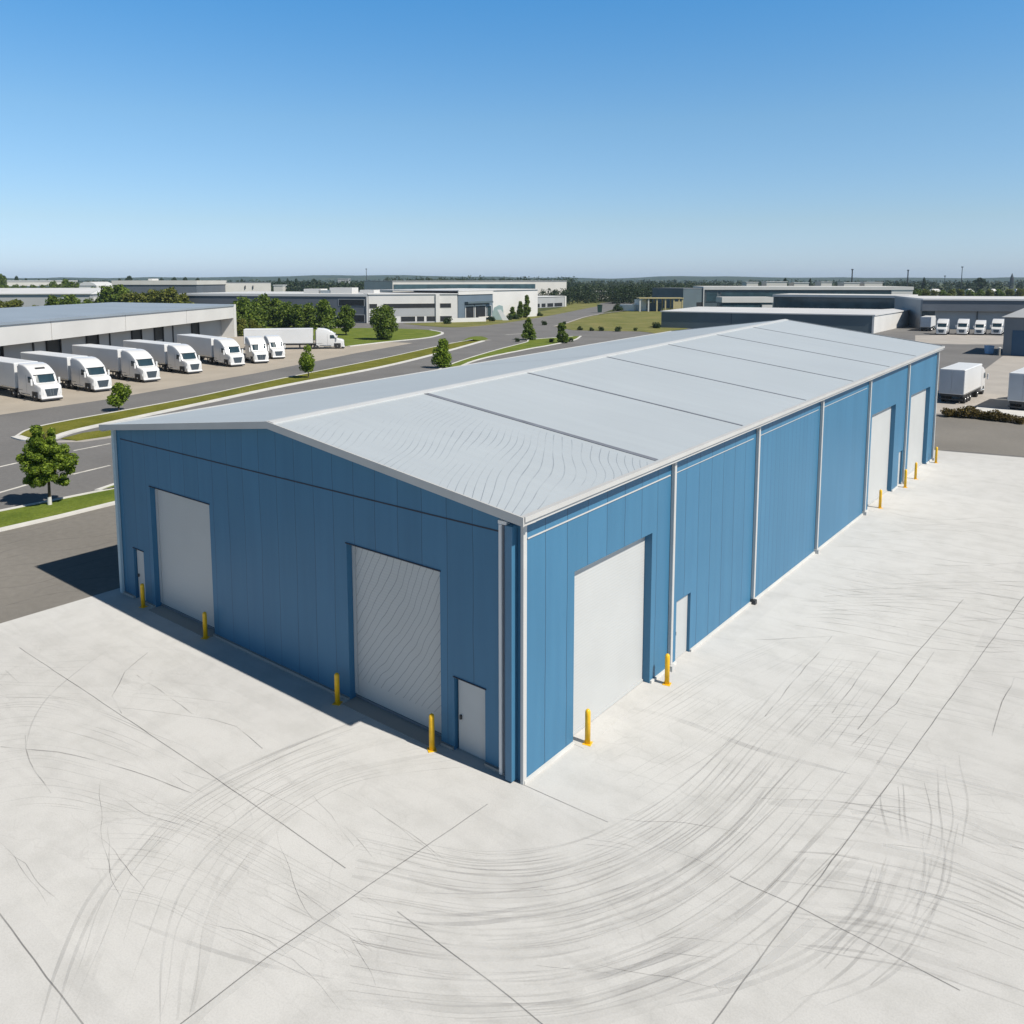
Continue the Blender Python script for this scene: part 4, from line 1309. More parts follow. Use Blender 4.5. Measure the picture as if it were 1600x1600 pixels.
# ---- grey-blue warehouse with white roof edge
f = Frame('grey_warehouse', Vector(G(300, 501)[:2]), Vector(G(575, 505)[:2]), 'wide dark blue-grey warehouse with white roof edge behind the green hedge', 'warehouse')
f.box('wall', M_WALLB, f.u(284), f.L - .4, 0, 46, 0, 8.55)
f.box('parapet', M_ROOFW, f.u(284) - .2, f.L, -.25, 46.2, 8.56, 9.35)
f.box('corner_pier', M_WALLW, f.L - .39, f.L, -.3, .6, 0, 8.55)
for z0, z1 in ((5.6, 7.6), (0.4, 2.6)):
    wdw = f.box('window', M_WALLL, f.u(530), f.u(571), -.12, -.004, z0 - .15, z1 + .15)
    f.box('pane', M_VOID, f.u(531), f.u(570), -.16, -.122, z0, z1, wdw)
for px, sz in ((462, 2.0), (482, 1.4), (508, 2.6), (550, 1.6)):
    u = f.u(px); f.box('rooftop_unit', M_WALLW if px != 482 else M_CHROME, u - sz * 1.6, u + sz * 1.6, 12, 17, 9.36, 9.36 + sz * .75)

# ---- white office with ribbon windows
f = Frame('office_building', Vector(G(576, 505)[:2]), Vector(G(715, 503)[:2]), 'white two storey office with dark ribbon windows right of the grey warehouse', 'office building')
f.box('wall', M_WALLW, 0.05, f.L, 0, 40, 0, 9.2)
f.box('roof', M_ROOFW, -.1, f.L + .2, -.3, 40.2, 9.21, 9.5)
for a, b, z0, z1 in ((578, 590, 4.8, 6.2), (600, 680, 4.8, 6.2), (688, 705, 4.8, 6.2), (578, 592, .4, 2.0), (627, 649, .4, 2.0), (652, 663, .4, 2.0), (667, 680, .4, 2.0), (688, 706, .3, 2.0)):
    wdw = f.box('window', M_WALLC, f.u(a) - .1, f.u(b) + .1, -.06, -.003, z0 - .12, z1 + .12)
    f.box('pane', M_VOID, f.u(a), f.u(b), -.1, -.062, z0, z1, wdw)
f.box('spandrel', M_WALLL, f.u(615), f.u(680), -.05, -.004, 2.2, 4.6)
f.box('pier', M_WALLW, f.u(681), f.u(687), -.5, -.004, 0, 9.2)

# ---- entrance block
f = Frame('entrance_building', Vector(G(716, 503)[:2]), Vector(G(840, 494)[:2]), 'white building with blue-grey entrance front and glazed doors right of the office', 'building')
u1 = f.u(770)
f.box('wall', M_WALLW, u1 + .01, f.L, 0, 36, 0, 10.2)
f.box('entrance_front', M_ENTR, .02, u1, 0, 36, 0, 9.6)
f.box('roof', M_ROOFW, -.2, f.L + .2, -.4, 36.2, 10.21, 10.5)
f.box('roof_band', M_WALLW, -.2, u1, -.3, -.004, 9.0, 10.2)
f.box('canopy', M_WALLT, f.u(726), f.u(765), -1.6, -.004, 6.0, 6.6)
for a, b in ((727, 739), (742, 757)):
    d = f.box('glazed_door', M_WALLW, f.u(a) - .3, f.u(b) + .3, -.35, -.004, .1, 5.4)
    f.box('pane', M_VOID, f.u(a), f.u(b), -.4, -.352, .2, 5.0, d)
d = f.box('window', M_WALLL, f.u(760), f.u(768), -.12, -.004, .8, 5.0)
f.box('pane', M_GLASS, f.u(761), f.u(767), -.16, -.122, 1.0, 4.8, d)
fe = f

# objects in front of the entrance
gp = G(700, 504)
pw = MB().box(0, 14, 0, .5, 0, 1.35).build('planter_wall', M_WALLW, None, (gp[0], gp[1], 0.02), math.atan2(fe.d.y, fe.d.x) - .5)
tag(pw, 'low white planter wall in front of the blue-grey entrance', 'wall')
gp = G(748, 501)
pw = MB().box(0, 16, 0, 1.2, .9, 1.25).box(.6, 1.0, .2, 1.0, 0, .9).box(7.6, 8, .2, 1.0, 0, .9).box(15, 15.4, .2, 1.0, 0, .9).build('long_bench', M_WALLC, None, (gp[0], gp[1], 0.02), math.atan2(fe.d.y, fe.d.x))
tag(pw, 'long pale bench table on the grass before the glazed doors', 'bench')
gp = G(786, 500.5)
sl = MB().hexa([(-.2, -.6, 0), (3.2, -.6, 0), (3.2, .6, 0), (-.2, .6, 0)], [(-3.2, -.5, 5.4), (-1.2, -.5, 5.4), (-1.2, .5, 5.4), (-3.2, .5, 5.4)]).build('leaning_slab', M_WHITE, None, (gp[0], gp[1], 0.02), YAW)
sl.scale = (.62, .8, .68)
tag(sl, 'slanting white slab sculpture on the grass before the white wall', 'sculpture')
gp = G(778, 500)
gm = MB(); nn = 10
ring0 = [(-3.2, -3.4)]
prof = [(-3.0, 0), (2.6, 0), (3.4, 2.6), (2.8, 6.8), (.6, 7.2), (-2.2, 6.0), (-3.4, 3.0)]
gm.v += [(x, -.2, z) for x, z in prof] + [(x, .2, z) for x, z in prof]
k = len(prof); gm.f += [tuple(range(k - 1, -1, -1)), tuple(range(k, 2 * k))] + [(i, (i + 1) % k, k + (i + 1) % k, k + i) for i in range(k)]
gs = fix_normals(gm.build('glass_screen', mat('pale_green_glass', (0.42, 0.55, 0.54), 0.2, .1, .5), None, (gp[0], gp[1], 0.02), YAW))
gs.scale = (.6, .8, .72)
tag(gs, 'tall pale green glass screen with curved top before the white wall', 'screen')

# ---- low shed with dark bays, right of the entrance
f = Frame('low_shed', Vector(G(825, 482)[:2]), Vector(G(884, 479)[:2]), 'low grey-white shed with dark open bays beside the far bend of the road', 'shed')
f.box('wall', M_WALLL, 0, f.L - 1.2, 0, 12, 0, 5.3); f.box('end_wall', M_WALLW, f.L - 1.19, f.L, -.3, 12, 0, 5.5); f.box('roof', M_ROOFW, -.2, f.L - 1.2, -.3, 12.2, 5.31, 5.6)
for a, b in ((835, 843), (846, 852), (855, 864), (866, 878)):
    f.box('bay', M_VOID, f.u(a), f.u(b), -.06, -.004, .3, 2.1)

# ---- long white building behind
f = Frame('long_white_building', Vector(G(614, 478)[:2]), Vector(G(885, 473)[:2]), 'very long white building with a dark teal window band, behind the offices', 'building')
f.box('wall', M_WALLC, 0, f.L, 0, 40, 0, 13.0); f.box('roof', M_WALLL, -.3, f.L + .3, -.3, 40.2, 13.01, 13.4)
wdw = f.box('window', M_WALLT, f.u(616), f.u(836), -.2, -.004, 8.3, 11.5)
f.box('pane', M_GLASST, f.u(617), f.u(835), -.26, -.202, 8.5, 11.3, wdw)
# ---- far left group
f = Frame('white_warehouse', Vector(G(-140, 490)[:2]), Vector(G(142, 488)[:2]), 'large pale warehouse with low white roof beyond the trees at the left edge', 'warehouse')
f.box('wall', M_WALLL, 0, f.L, 0, 30, 0, 7.8)
MB().hexa([(-.5, -.8, 7.81), (f.L + .5, -.8, 7.81), (f.L + .5, 31, 7.81), (-.5, 31, 7.81)], [(-.5, -.8, 8.2), (f.L + .5, -.8, 8.2), (f.L - 3, 31, 10.2), (-.5, 31, 10.2)]).build('roof', M_ROOFW, f.o)
f.box('annex', M_WALLW, f.L + .51, f.L + 9, 3, 25, 0, 6.4)
f = Frame('white_warehouse', Vector(G(8, 462)[:2]), Vector(G(122, 461)[:2]), 'flat white warehouse on the left horizon above the pale roof', 'warehouse')
f.box('wall', M_WALLC, 0, f.L, 0, 60, 0, 12.4); f.box('roof', M_ROOFW, -.5, f.L + .5, -.5, 60, 12.41, 13.2); f.box('dark_bays', M_WALLT, 2, f.L * .62, -.3, -.004, 2, 8.4)
f = Frame('white_hall', Vector(G(123, 463)[:2]), Vector(G(152, 463)[:2]), 'small white hall with curved roof left of the dark blue-grey depot', 'hall')
f.box('wall', M_WALLW, 0, f.L, 0, 30, 0, 9)
rr = [(0, 9), (f.L * .12, 10.8), (f.L * .35, 12.2), (f.L * .65, 12.2), (f.L * .88, 10.8), (f.L, 9)]
hm = MB(); hm.loft([[(u_, v_, z_) for u_, z_ in rr] for v_ in (-.4, 30.4)]); fix_normals(hm.build('roof', M_ROOFW, f.o))
f = Frame('depot', Vector(G(178, 474)[:2]), Vector(G(308, 474)[:2]), 'dark blue-grey depot with a white top band left of the white box building', 'depot')
f.box('wall', M_WALLB, 0, f.L, 0, 50, 0, 11.0); f.box('roof_band', M_WALLC, -.5, f.L + .5, -.5, 50.5, 11.01, 13.5); f.box('roof_unit', M_WALLW, f.u(230), f.u(236), 5, 14, 13.51, 14.6)
f = Frame('box_building', Vector(G(309, 471)[:2]), Vector(G(424, 470)[:2]), 'plain white box building above the grey warehouse roof', 'building')
f.box('wall', M_WALLC, 0, f.L, 0, 40, 0, 12.0); f.box('roof', M_WALLG, -.2, f.L + .2, -.2, 40.2, 12.01, 12.3)
for px in (386, 398): f.box('wall_lamp', M_DARK, f.u(px) - .25, f.u(px) + .25, -.8, -.004, 8.2, 10.2)
f = Frame('white_shed', Vector(G(428, 463)[:2]), Vector(G(442, 463)[:2]), 'tiny white shed right of the white box building on the horizon', 'shed')
f.box('wall', M_WALLC, 0, f.L, 0, 12, 0, 9.0); f.box('roof', M_ROOFW, -.4, f.L + .4, -.4, 12.4, 9.01, 9.7)
f = Frame('pale_block', Vector(G(528, 452)[:2]), Vector(G(544, 452)[:2]), 'tiny pale block among the far woods left of the hill', 'building')
f.box('wall', M_WALLL, 0, f.L, 0, 20, 0, 15.0); f.box('roof', M_ROOFG, -.4, f.L + .4, -.4, 20.4, 15.01, 15.8)
f = Frame('farm_shed', Vector(G(934, 468)[:2]), Vector(G(988, 467)[:2]), 'flat grey-white shed at the edge of the woods beyond the dry grass', 'shed')
f.box('wall', M_WALLC, 0, f.L, 0, 12, 0, 4.6)
MB().hexa([(-.6, -.6, 4.61), (f.L + .6, -.6, 4.61), (f.L + .6, 12.6, 4.61), (-.6, 12.6, 4.61)], [(-.6, 5.6, 6.2), (f.L + .6, 5.6, 6.2), (f.L + .6, 6.4, 6.2), (-.6, 6.4, 6.2)]).build('roof', M_ROOFW, f.o)

# ---- right group
f = Frame('slate_warehouse', Vector(G(1033, 512)[:2]), Vector(G(1365, 521)[:2]), 'low slate coloured warehouse with flat white roof right behind the blue warehouse', 'warehouse')
f.box('wall', M_WALLT, 0, f.L - .5, 0, 44, 0, 4.6)
rel = Vector(G(1435, 505)[:2]) - f.A; e2 = (rel.dot(f.d), rel.dot(Vector((-f.d.y, f.d.x))))
MB().prism([(f.L - .49, -.1), (f.L, -.1), e2, (e2[0] - 1, e2[1] + 6), (f.L - .49, 44)], 0, 4.6).build('end_wall', M_WALLW, f.o)
MB().prism([(-.3, -.3), (f.L + .2, -.3), (e2[0] + .3, e2[1]), (e2[0] - 1, e2[1] + 6), (f.L - .4, 44.2), (-.3, 44.2)], 4.61, 4.9).build('roof', M_ROOFW, f.o)
f.box('wall_joint', M_SEAL, f.u(1142) - .06, f.u(1142) + .06, -.03, -.004, 0, 4.6)
f = Frame('dark_block', Vector(G(1067, 482)[:2]), Vector(G(1097, 481)[:2]), 'dark grey block at the left end of the glass fronted offices', 'building')
f.box('wall', M_WALLT, 0, f.L, 0, 20, 0, 9.6); f.box('roof', M_WALLG, -.2, f.L + .2, -.2, 20.2, 9.61, 9.9); f.box('door', M_VOID, f.u(1087), f.u(1097), -.1, -.004, .2, 2.8)
f = Frame('glass_office', Vector(G(1098, 481)[:2]), Vector(G(1424, 482)[:2]), 'long office with bright white roof edge and teal glass at the back on the right', 'office building')
f.box('wall', M_WALLT, .5, f.u(1389), 0, 40, 0, 9.0); f.box('roof', M_WALLW, 0, f.L + .3, -.8, 40.3, 9.01, 10.6); f.box('end_wall', M_WALLW, f.u(1389) + .02, f.L, -.5, 40, 0, 9.0)
f.box('corner_post', M_WALLW, 0.0, .48, -.8, -.2, 0, 9.0)
wdw = f.box('window', M_WALLG, f.u(1124), f.u(1388), -.2, -.004, 3.6, 8.4); f.box('pane', M_GLASST, f.u(1125), f.u(1387), -.26, -.202, 3.8, 8.2, wdw)
d = f.box('window', M_WALLG, f.u(1099) + .6, f.u(1120), -.2, -.004, 3.0, 8.4); f.box('pane', M_GLASST, f.u(1099) + .9, f.u(1119), -.26, -.202, 3.2, 8.2, d)
f = Frame('white_annex', Vector(G(1127, 487)[:2]), Vector(G(1207, 487)[:2]), 'white annex with a plain white upper wall over dark glass before the long office', 'building')
f.box('wall', M_WALLW, 0, f.L, -.6, 10, 4.0, 6.4); f.box('glazing', M_GLASST, .4, f.L - .4, 0, 9.6, 0, 3.99); f.box('buttress', M_WALLW, f.L - 5, f.L - .5, -1.2, -.01, 0, 3.0)
f = Frame('glass_hall', Vector(G(1208, 494)[:2]), Vector(G(1417, 499)[:2]), 'glass fronted hall with white roof edge behind the low slate warehouse', 'building')
f.box('wall', M_WALLT, 0, f.L, 0, 24, 0, 7.5); f.box('roof', M_WALLW, -.3, f.L + .3, -.8, 24.3, 7.51, 8.4)
d = f.box('curtain_wall', M_GLASST, .5, f.L - .4, -.15, -.004, .5, 7.2)
mm = MB()
for k in range(24):
    u_ = 2 + (f.L - 3) * k / 24; mm.box(u_ - .09, u_ + .09, -.25, -.16, .6, 3.6)
mm.build('mullion', M_WALLL, d)
f = Frame('grey_depot', Vector(G(1418, 513)[:2]), Vector(G(1700, 517)[:2]), 'grey depot with deep overhanging front behind the row of white trucks on the right', 'depot')
uL = f.u(1436)
f.box('wall', M_WALLL, uL + .01, f.L, 0, 40, 0, 8.2); f.box('overhang', M_WALLB, uL + .01, f.L, -2.3, -.01, 5.2, 8.2)
f.box('roof', M_ROOFW, uL + .01, f.L, -2.6, 40, 8.21, 8.65)
d = f.box('window', M_GLASS, uL + .4, f.u(1459), -.1, -.004, .5, 5.0)
f.box('downpipe', M_DARK, f.u(1525) - .1, f.u(1525) + .1, -.2, -.004, 0, 5.1)
f = Frame('grey_gatehouse', Vector(G(1566, 555)[:2]), Vector(G(1690, 561)[:2]), 'grey building with dark blue door opening and pale hipped roof at the right edge', 'building')
f.box('wall', M_WALLG, 0, f.L, 0, 16, 0, 7.1)
rfh = MB(); rfh.hexa([(-.5, -.5, 7.11), (f.L + .5, -.5, 7.11), (f.L + .5, 16.5, 7.11), (-.5, 16.5, 7.11)], [(5.6, 6.6, 10.3), (f.L - 5.6, 6.6, 10.3), (f.L - 5.6, 9.4, 10.3), (5.6, 9.4, 10.3)]); rfh.build('roof', M_ROOFG, f.o)
f.box('door', M_DEEPBLUE, f.u(1582), f.u(1640), -.08, -.004, 0.05, 4.7)

# far white sheds beyond the offices
SH = [(1166, 1184, 11.6, 'distant white shed at the left end of the row beyond the glass office'), (1197, 1229, 12.0, 'distant white shed second from left beyond the glass office'),
      (1240, 1263, 11.2, 'distant white shed third from left beyond the glass office, under a lone tree'), (1282, 1299, 11.8, 'distant white shed fourth from left beyond the glass office'),
      (1318, 1342, 11.3, 'distant white shed at the foot of the dark mast'), (1350, 1378, 11.6, 'distant white shed right of the dark mast')]
for a, b, hh, lab in SH:
    f = Frame('distant_shed', Vector(G(a, 463)[:2]), Vector(G(b, 463)[:2]), lab, 'shed', 'white sheds on the right horizon')
    f.box('wall', M_WALLC, 0, f.L, 0, 14, 0, hh); f.box('roof', M_ROOFW, -.4, f.L + .4, -.4, 14.4, hh + .01, hh + .5)
    f.box('door', M_VOID, f.L * .3, f.L * .45, -.1, -.004, .2, 7.5)
for a, b, lab in ((1454, 1472, 'pair of pale humped tents among the bushes above the grey depot'), (1512, 1521, 'small white tent among the bushes near the big round tree'), (1548, 1559, 'small white tent among bushes right of the big round tree'), (1587, 1597, 'small white tent at the right edge among bushes')):
    f = Frame('white_tent', Vector(G(a, 466)[:2]), Vector(G(b, 466)[:2]), lab, 'tent', 'white tents among the bushes')
    f.box('wall', M_WALLW, 0, f.L, 0, 6, 0, 4.8)
    MB().hexa([(-.3, -.3, 4.81), (f.L + .3, -.3, 4.81), (f.L + .3, 6.3, 4.81), (-.3, 6.3, 4.81)], [(f.L * .25, 2.0, 7.0), (f.L * .75, 2.0, 7.0), (f.L * .75, 4, 7.0), (f.L * .25, 4, 7.0)]).build('roof', M_ROOFW, f.o)

# ochre open shelter and white containers by the dry lawn
f = Frame('open_shelter', Vector(G(1000, 487)[:2]), Vector(G(1066, 487)[:2]), 'ochre open shelter on posts at the back of the dry lawn', 'shelter')
f.box('roof', M_OCHRE, -.5, f.L + .5, -.4, 8, 5.7, 6.1)
for k in range(6):
    for v in (0, 7.4): f.box('post', M_OCHRE if k > 1 else M_TRIM, k * f.L / 5 - .3, k * f.L / 5 + .3, v, v + .4, 0, 5.69)
f.box('back_wall', M_WALLT, 1, f.L - 8, 7.0, 7.3, 0, 3.6); f.box('end_panel', M_OCHRE, f.L - 4, f.L - .4, .1, .35, 1.0, 4.4)
for a, b, hh, lab in ((968, 990, 3.0, 'long low white container left of the ochre shelter'), (991, 1002, 5.2, 'tall white container next to the ochre shelter')):
    f = Frame('container', Vector(G(a, 486)[:2]), Vector(G(b, 486.5)[:2]), lab, 'container', 'white containers by the shelter')
    f.box('wall', M_WHITE, 0, f.L, 0, 3, .2, hh); f.box('base', M_DARK, .2, f.L - .2, .1, 2.9, 0, .19)
# bins
gp = G(937, 488.5); t = empty('wheeled_bin', (gp[0], gp[1], 0.02), YAW); tag(t, 'dark green bin standing at the road bend by the dry lawn', 'bin')
MB().hexa([(-.8, -.8, .15), (.8, -.8, .15), (.8, .8, .15), (-.8, .8, .15)], [(-1, -1, 3.2), (1, -1, 3.2), (1, 1, 3.2), (-1, 1, 3.2)]).build('body', M_BING, t)
MB().box(-1.05, 1.05, -1.1, 1.1, 3.21, 3.4).build('lid', M_BING, t, bevel=.05)
gp = G(1545, 553); t = empty('skip_bin', (gp[0], gp[1], 0.01), YAW); t.scale = (.62, .62, .85); tag(t, 'light blue waste skip in the shade beside the grey building at the right edge', 'skip')
MB().hexa([(-.85, -.7, .1), (.85, -.7, .1), (.85, .7, .1), (-.85, .7, .1)], [(-1.05, -.9, 1.75), (1.05, -.9, 1.75), (1.05, .9, 1.75), (-1.05, .9, 1.75)]).build('body', M_BIN, t)
MB().box(-1.1, 1.1, -.95, .95, 1.76, 1.86).build('lid', M_BIN, t, bevel=.03)
gp = G(1561, 555.5); t = empty('gate_post', (gp[0], gp[1], 0.0)); tag(t, 'short pale stone post with round cap beside the grey building', 'post')
MB().tube((0, 0, 0), (0, 0, 1.25), .2, .18, 12).build('shaft', M_YARD, t); MB().loft([[(r * math.cos(a), r * math.sin(a), z) for a in [math.pi * i / 5 for i in range(10)]] for r, z in ((.2, 1.251), (.3, 1.35), (.28, 1.5), (.12, 1.58))]).build('cap', M_KERB, t)

# masts on the horizon
for px, top, d, lab, hd in ((1330, 422, 24, 'tall dark mast behind the white sheds on the right horizon', 1), (1417, 423, 22, 'thin mast with small heads right of the tall dark one', 1), (1501, 418, 22, 'tallest thin lamp mast near the right edge', 0), (1580, 427, 14, 'pointed spire on the ridge at the right edge', 2), (573, 421, 18, 'thin mast on the wooded hill in the middle', 0), (1475, 432, 20, 'low mast with a flat head between the two taller ones on the right', 0)):
    p = G(px, HOR + d); hh = H * (1 - (top - HOR) / d); t = empty('mast', (p[0], p[1], 0)); tag(t, lab, 'mast', 'masts on the horizon')
    if hd == 2:
        MB().tube((0, 0, 0), (0, 0, hh * .7), 3.4, 2.6, 8).build('tower', M_DARK, t); MB().tube((0, 0, hh * .7), (0, 0, hh), 2.6, .2, 8).build('spire', M_DARK, t)
    else:
        wd = .75 if hd else .42
        MB().tube((0, 0, 0), (0, 0, hh), wd, wd * .7, 8).build('pole', M_DARK, t)
        MB().box(-.9, .9, -.5, .5, hh + .01, hh + .9).build('head', M_DARK, t)

# ================================================================== VEGETATION
nrng = np.random.default_rng(11)


def leaf_mesh(name, centers, radii, per, size, m, squash=1.0, normal_bias=0.5):
    """leaf quads spread through clumps"""
    V = []; n_tot = 0
    out_v = []
    for c, r, k in zip(centers, radii, per):
        d = nrng.normal(size=(k, 3)); d /= np.linalg.norm(d, axis=1)[:, None]
        rad = r * (0.45 + 0.6 * nrng.random(k) ** 0.6)
        p = np.array(c) + d * rad[:, None] * np.array([1, 1, squash])
        nm = d * normal_bias + nrng.normal(size=(k, 3)) * (1 - normal_bias) + np.array([0, 0, .25])
        nm /= np.linalg.norm(nm, axis=1)[:, None]
        t = np.cross(nm, nrng.normal(size=(k, 3))); t /= np.linalg.norm(t, axis=1)[:, None]
        b = np.cross(nm, t)
        s = size * (0.6 + 0.8 * nrng.random(k))[:, None]
        q = np.stack([p - t * s, p + b * s * .55, p + t * s, p - b * s * .55], axis=1)
        out_v.append(q.reshape(-1, 3)); n_tot += k
    v = np.concatenate(out_v)
    me = bpy.data.meshes.new(name)
    me.vertices.add(len(v)); me.vertices.foreach_set('co', v.ravel().astype(np.float32))
    me.loops.add(4 * n_tot); me.loops.foreach_set('vertex_index', np.arange(4 * n_tot, dtype=np.int32))
    me.polygons.add(n_tot); me.polygons.foreach_set('loop_start', np.arange(0, 4 * n_tot, 4, dtype=np.int32))
    me.update(calc_edges=True)
    me.materials.append(m)
    return me


def obj_from(name, me, parent=None):
    o = bpy.data.objects.new(name, me); COL.objects.link(o)
    if parent is not None: o.parent = parent
    return o


def make_tree(name, h, wd, z0, leaves, size, m, nclump=26, shape='oval', trunk_r=0.09, seed=1, guard=False, cr=0.26):
    r = random.Random(seed)
    t = empty(name)
    cs, rs, ks = [], [], []
    ch = h - z0
    for i in range(nclump):
        f_ = (i + .5) / nclump if shape == 'cone' else r.random()
        z = z0 + ch * (0.08 + 0.84 * f_)
        if shape == 'cone': prof = (1 - f_) ** .75 * 1.0 + .06
        elif shape == 'bush': prof = math.sqrt(max(0.05, 1 - (f_ * .95) ** 2.2))
        elif shape == 'kite': prof = 1 - abs(f_ - .45) / .6
        else: prof = math.sin(math.pi * (0.12 + 0.83 * f_)) ** .8 * (1.08 - .25 * f_)
        a = i * 2.4 + r.uniform(-.5, .5)
        rr_ = wd / 2 * max(prof, .12) * (r.random() ** .5) * .78
        cs.append((rr_ * math.cos(a), rr_ * math.sin(a), z))
        cl = wd * cr * r.uniform(.65, 1.25) * (.55 + .45 * prof)
        rs.append(cl); ks.append(cl)
    tot = sum(q * q for q in ks)
    ks = [max(8, int(leaves * q * q / tot)) for q in ks]
    obj_from('crown', leaf_mesh('crown', cs, rs, ks, size, m, .9), t)
    tk = MB()
    P = [(0, 0, 0), (r.uniform(-.03, .03) * h, r.uniform(-.02, .02) * h, z0 + ch * .25), (r.uniform(-.03, .03) * h, r.uniform(-.03, .03) * h, z0 + ch * .75)]
    tk.tube(P[0], P[1], trunk_r, trunk_r * .7, 8); tk.tube(P[1], P[2], trunk_r * .7, trunk_r * .25, 8)
    for i in range(0, min(nclump, 18), 2):
        b0 = Vector(P[1]).lerp(Vector(P[2]), r.random() * .8)
        tk.tube(b0, cs[i], trunk_r * .32, trunk_r * .1, 5, False)
    tk.build('trunk', M_BARK, t)
    if guard: MB().tube((0, 0, 0), (0, 0, .5), trunk_r * 1.35, trunk_r * 1.25, 10).build('trunk_guard', M_GUARD, t)
    return t


def make_lobed_tree(name, lobes, trunk_top, leaves, size, m, trunk_r, guard, seed):
    r = random.Random(seed); t = empty(name); cs, rs = [], []
    for (x, y, z, R_) in lobes:
        for i in range(13):
            d = Vector((r.gauss(0, 1), r.gauss(0, 1), r.gauss(.15, 1))).normalized() * (R_ * r.uniform(.5, .92))
            cs.append((x + d.x, y + d.y, z + d.z * .95)); rs.append(R_ * r.uniform(.22, .42))
    tot = sum(q * q for q in rs); ks = [max(20, int(leaves * q * q / tot)) for q in rs]
    obj_from('crown', leaf_mesh('crown', cs, rs, ks, size, m, .9, .6), t)
    tk = MB(); P = [(0, 0, 0), (.03, .02, trunk_top * .45), (-.04, 0, trunk_top)]
    tk.tube(P[0], P[1], trunk_r, trunk_r * .75, 9); tk.tube(P[1], P[2], trunk_r * .75, trunk_r * .3, 8)
    for (x, y, z, R_) in lobes:
        b0 = Vector(P[1]).lerp(Vector(P[2]), min(1, max(0, (z - 1.4) / 3)))
        tk.tube(b0, (x, y, z), trunk_r * .4, trunk_r * .15, 6, False)
        for i in range(3):
            tk.tube((x, y, z), (x + r.uniform(-.7, .7) * R_, y + r.uniform(-.7, .7) * R_, z + r.uniform(-.2, .8) * R_), trunk_r * .16, trunk_r * .05, 5, False)
    tk.build('trunk', M_BARK, t)
    if guard: MB().tube((0, 0, 0), (0, 0, .5), trunk_r * 1.35, trunk_r * 1.25, 10).build('trunk_guard', M_GUARD, t)
    return t


def put(o, px, py, s=1.0, rot=None, dz=0.0, sx=None):
    p = G(px, py)
    o.location = (p[0], p[1], dz)
    o.rotation_euler.z = rng.uniform(0, 6.28) if rot is None else rot
    o.scale = (s * (sx or 1), s * (sx or 1), s)
    return o


# the individual trees of the foreground and the roads
t1 = make_lobed_tree('street_tree', [(-.12, 0, 4.35, .85), (-.35, .2, 3.75, .95), (.25, -.3, 3.6, .95), (.85, 0, 2.75, .98), (-.9, .1, 2.55, .98), (.1, -.75, 2.35, .9), (0, .75, 2.6, .95), (.6, .1, 2.0, .85), (-.55, 0, 1.95, .85), (-.05, -.1, 3.0, 1.0)], 4.2, 34000, .072, M_LEAF_N, .095, True, 3)
tag(put(t1, 78, 790, 1, YAW, .06), 'bushy green tree with white trunk guard on the verge at the left, largest and nearest', 'tree')
t2 = make_tree('street_tree', 2.95, 2.5, .55, 2600, .12, M_LEAF_N, 16, 'kite', .06, 5)
tag(put(t2, 186, 642, 1.06, 1, .06), 'small kite shaped green tree on the median before the second truck', 'tree')
t3 = make_tree('street_tree', 4.7, 2.6, .95, 3600, .14, M_LEAF_N, 20, 'oval', .08, 8)
tag(put(t3, 482, 591, 1.0, 0, .06), 'upright young green tree on the median left of the conical bush', 'tree')
t4 = make_tree('conical_bush', 4.3, 3.2, .1, 4200, .16, M_LEAF_N, 30, 'cone', .08, 9)
tag(put(t4, 692, 575, 1.1, 0, .06, 1.05), 'dense conical bush rising just above the left edge of the blue warehouse roof', 'bush')
t5 = make_tree('conical_bush', 4.6, 3.0, .1, 2600, .2, M_LEAF_M, 24, 'cone', .07, 12)
tag(put(t5, 826, 531, 1.12, 0, .06), 'slender conical tree at the junction beyond the blue warehouse roof', 'tree')
t6 = make_tree('conical_bush', 4.2, 2.2, .1, 2200, .2, M_LEAF_M, 18, 'bush', .07, 13)
tag(put(t6, 878, 536, 1.08, 0, .06), 'narrow upright bush right of the slender conical tree', 'bush')
tB = make_tree('round_tree', 7.6, 7.4, .6, 6500, .26, M_LEAF_M, 40, 'bush', .2, 15, False, .2)
tag(put(tB, 600, 531, 1.02, 0, .08), 'broad round dark green tree on the lawn before the white office', 'tree')
tC = make_tree('round_tree', 7.4, 5.0, .8, 4500, .26, M_LEAF_M, 30, 'oval', .16, 16, False, .22)
tag(put(tC, 541, 524, 1.05, 0, .05), 'tall leafy tree left of the broad round one, before the dark windows', 'tree')
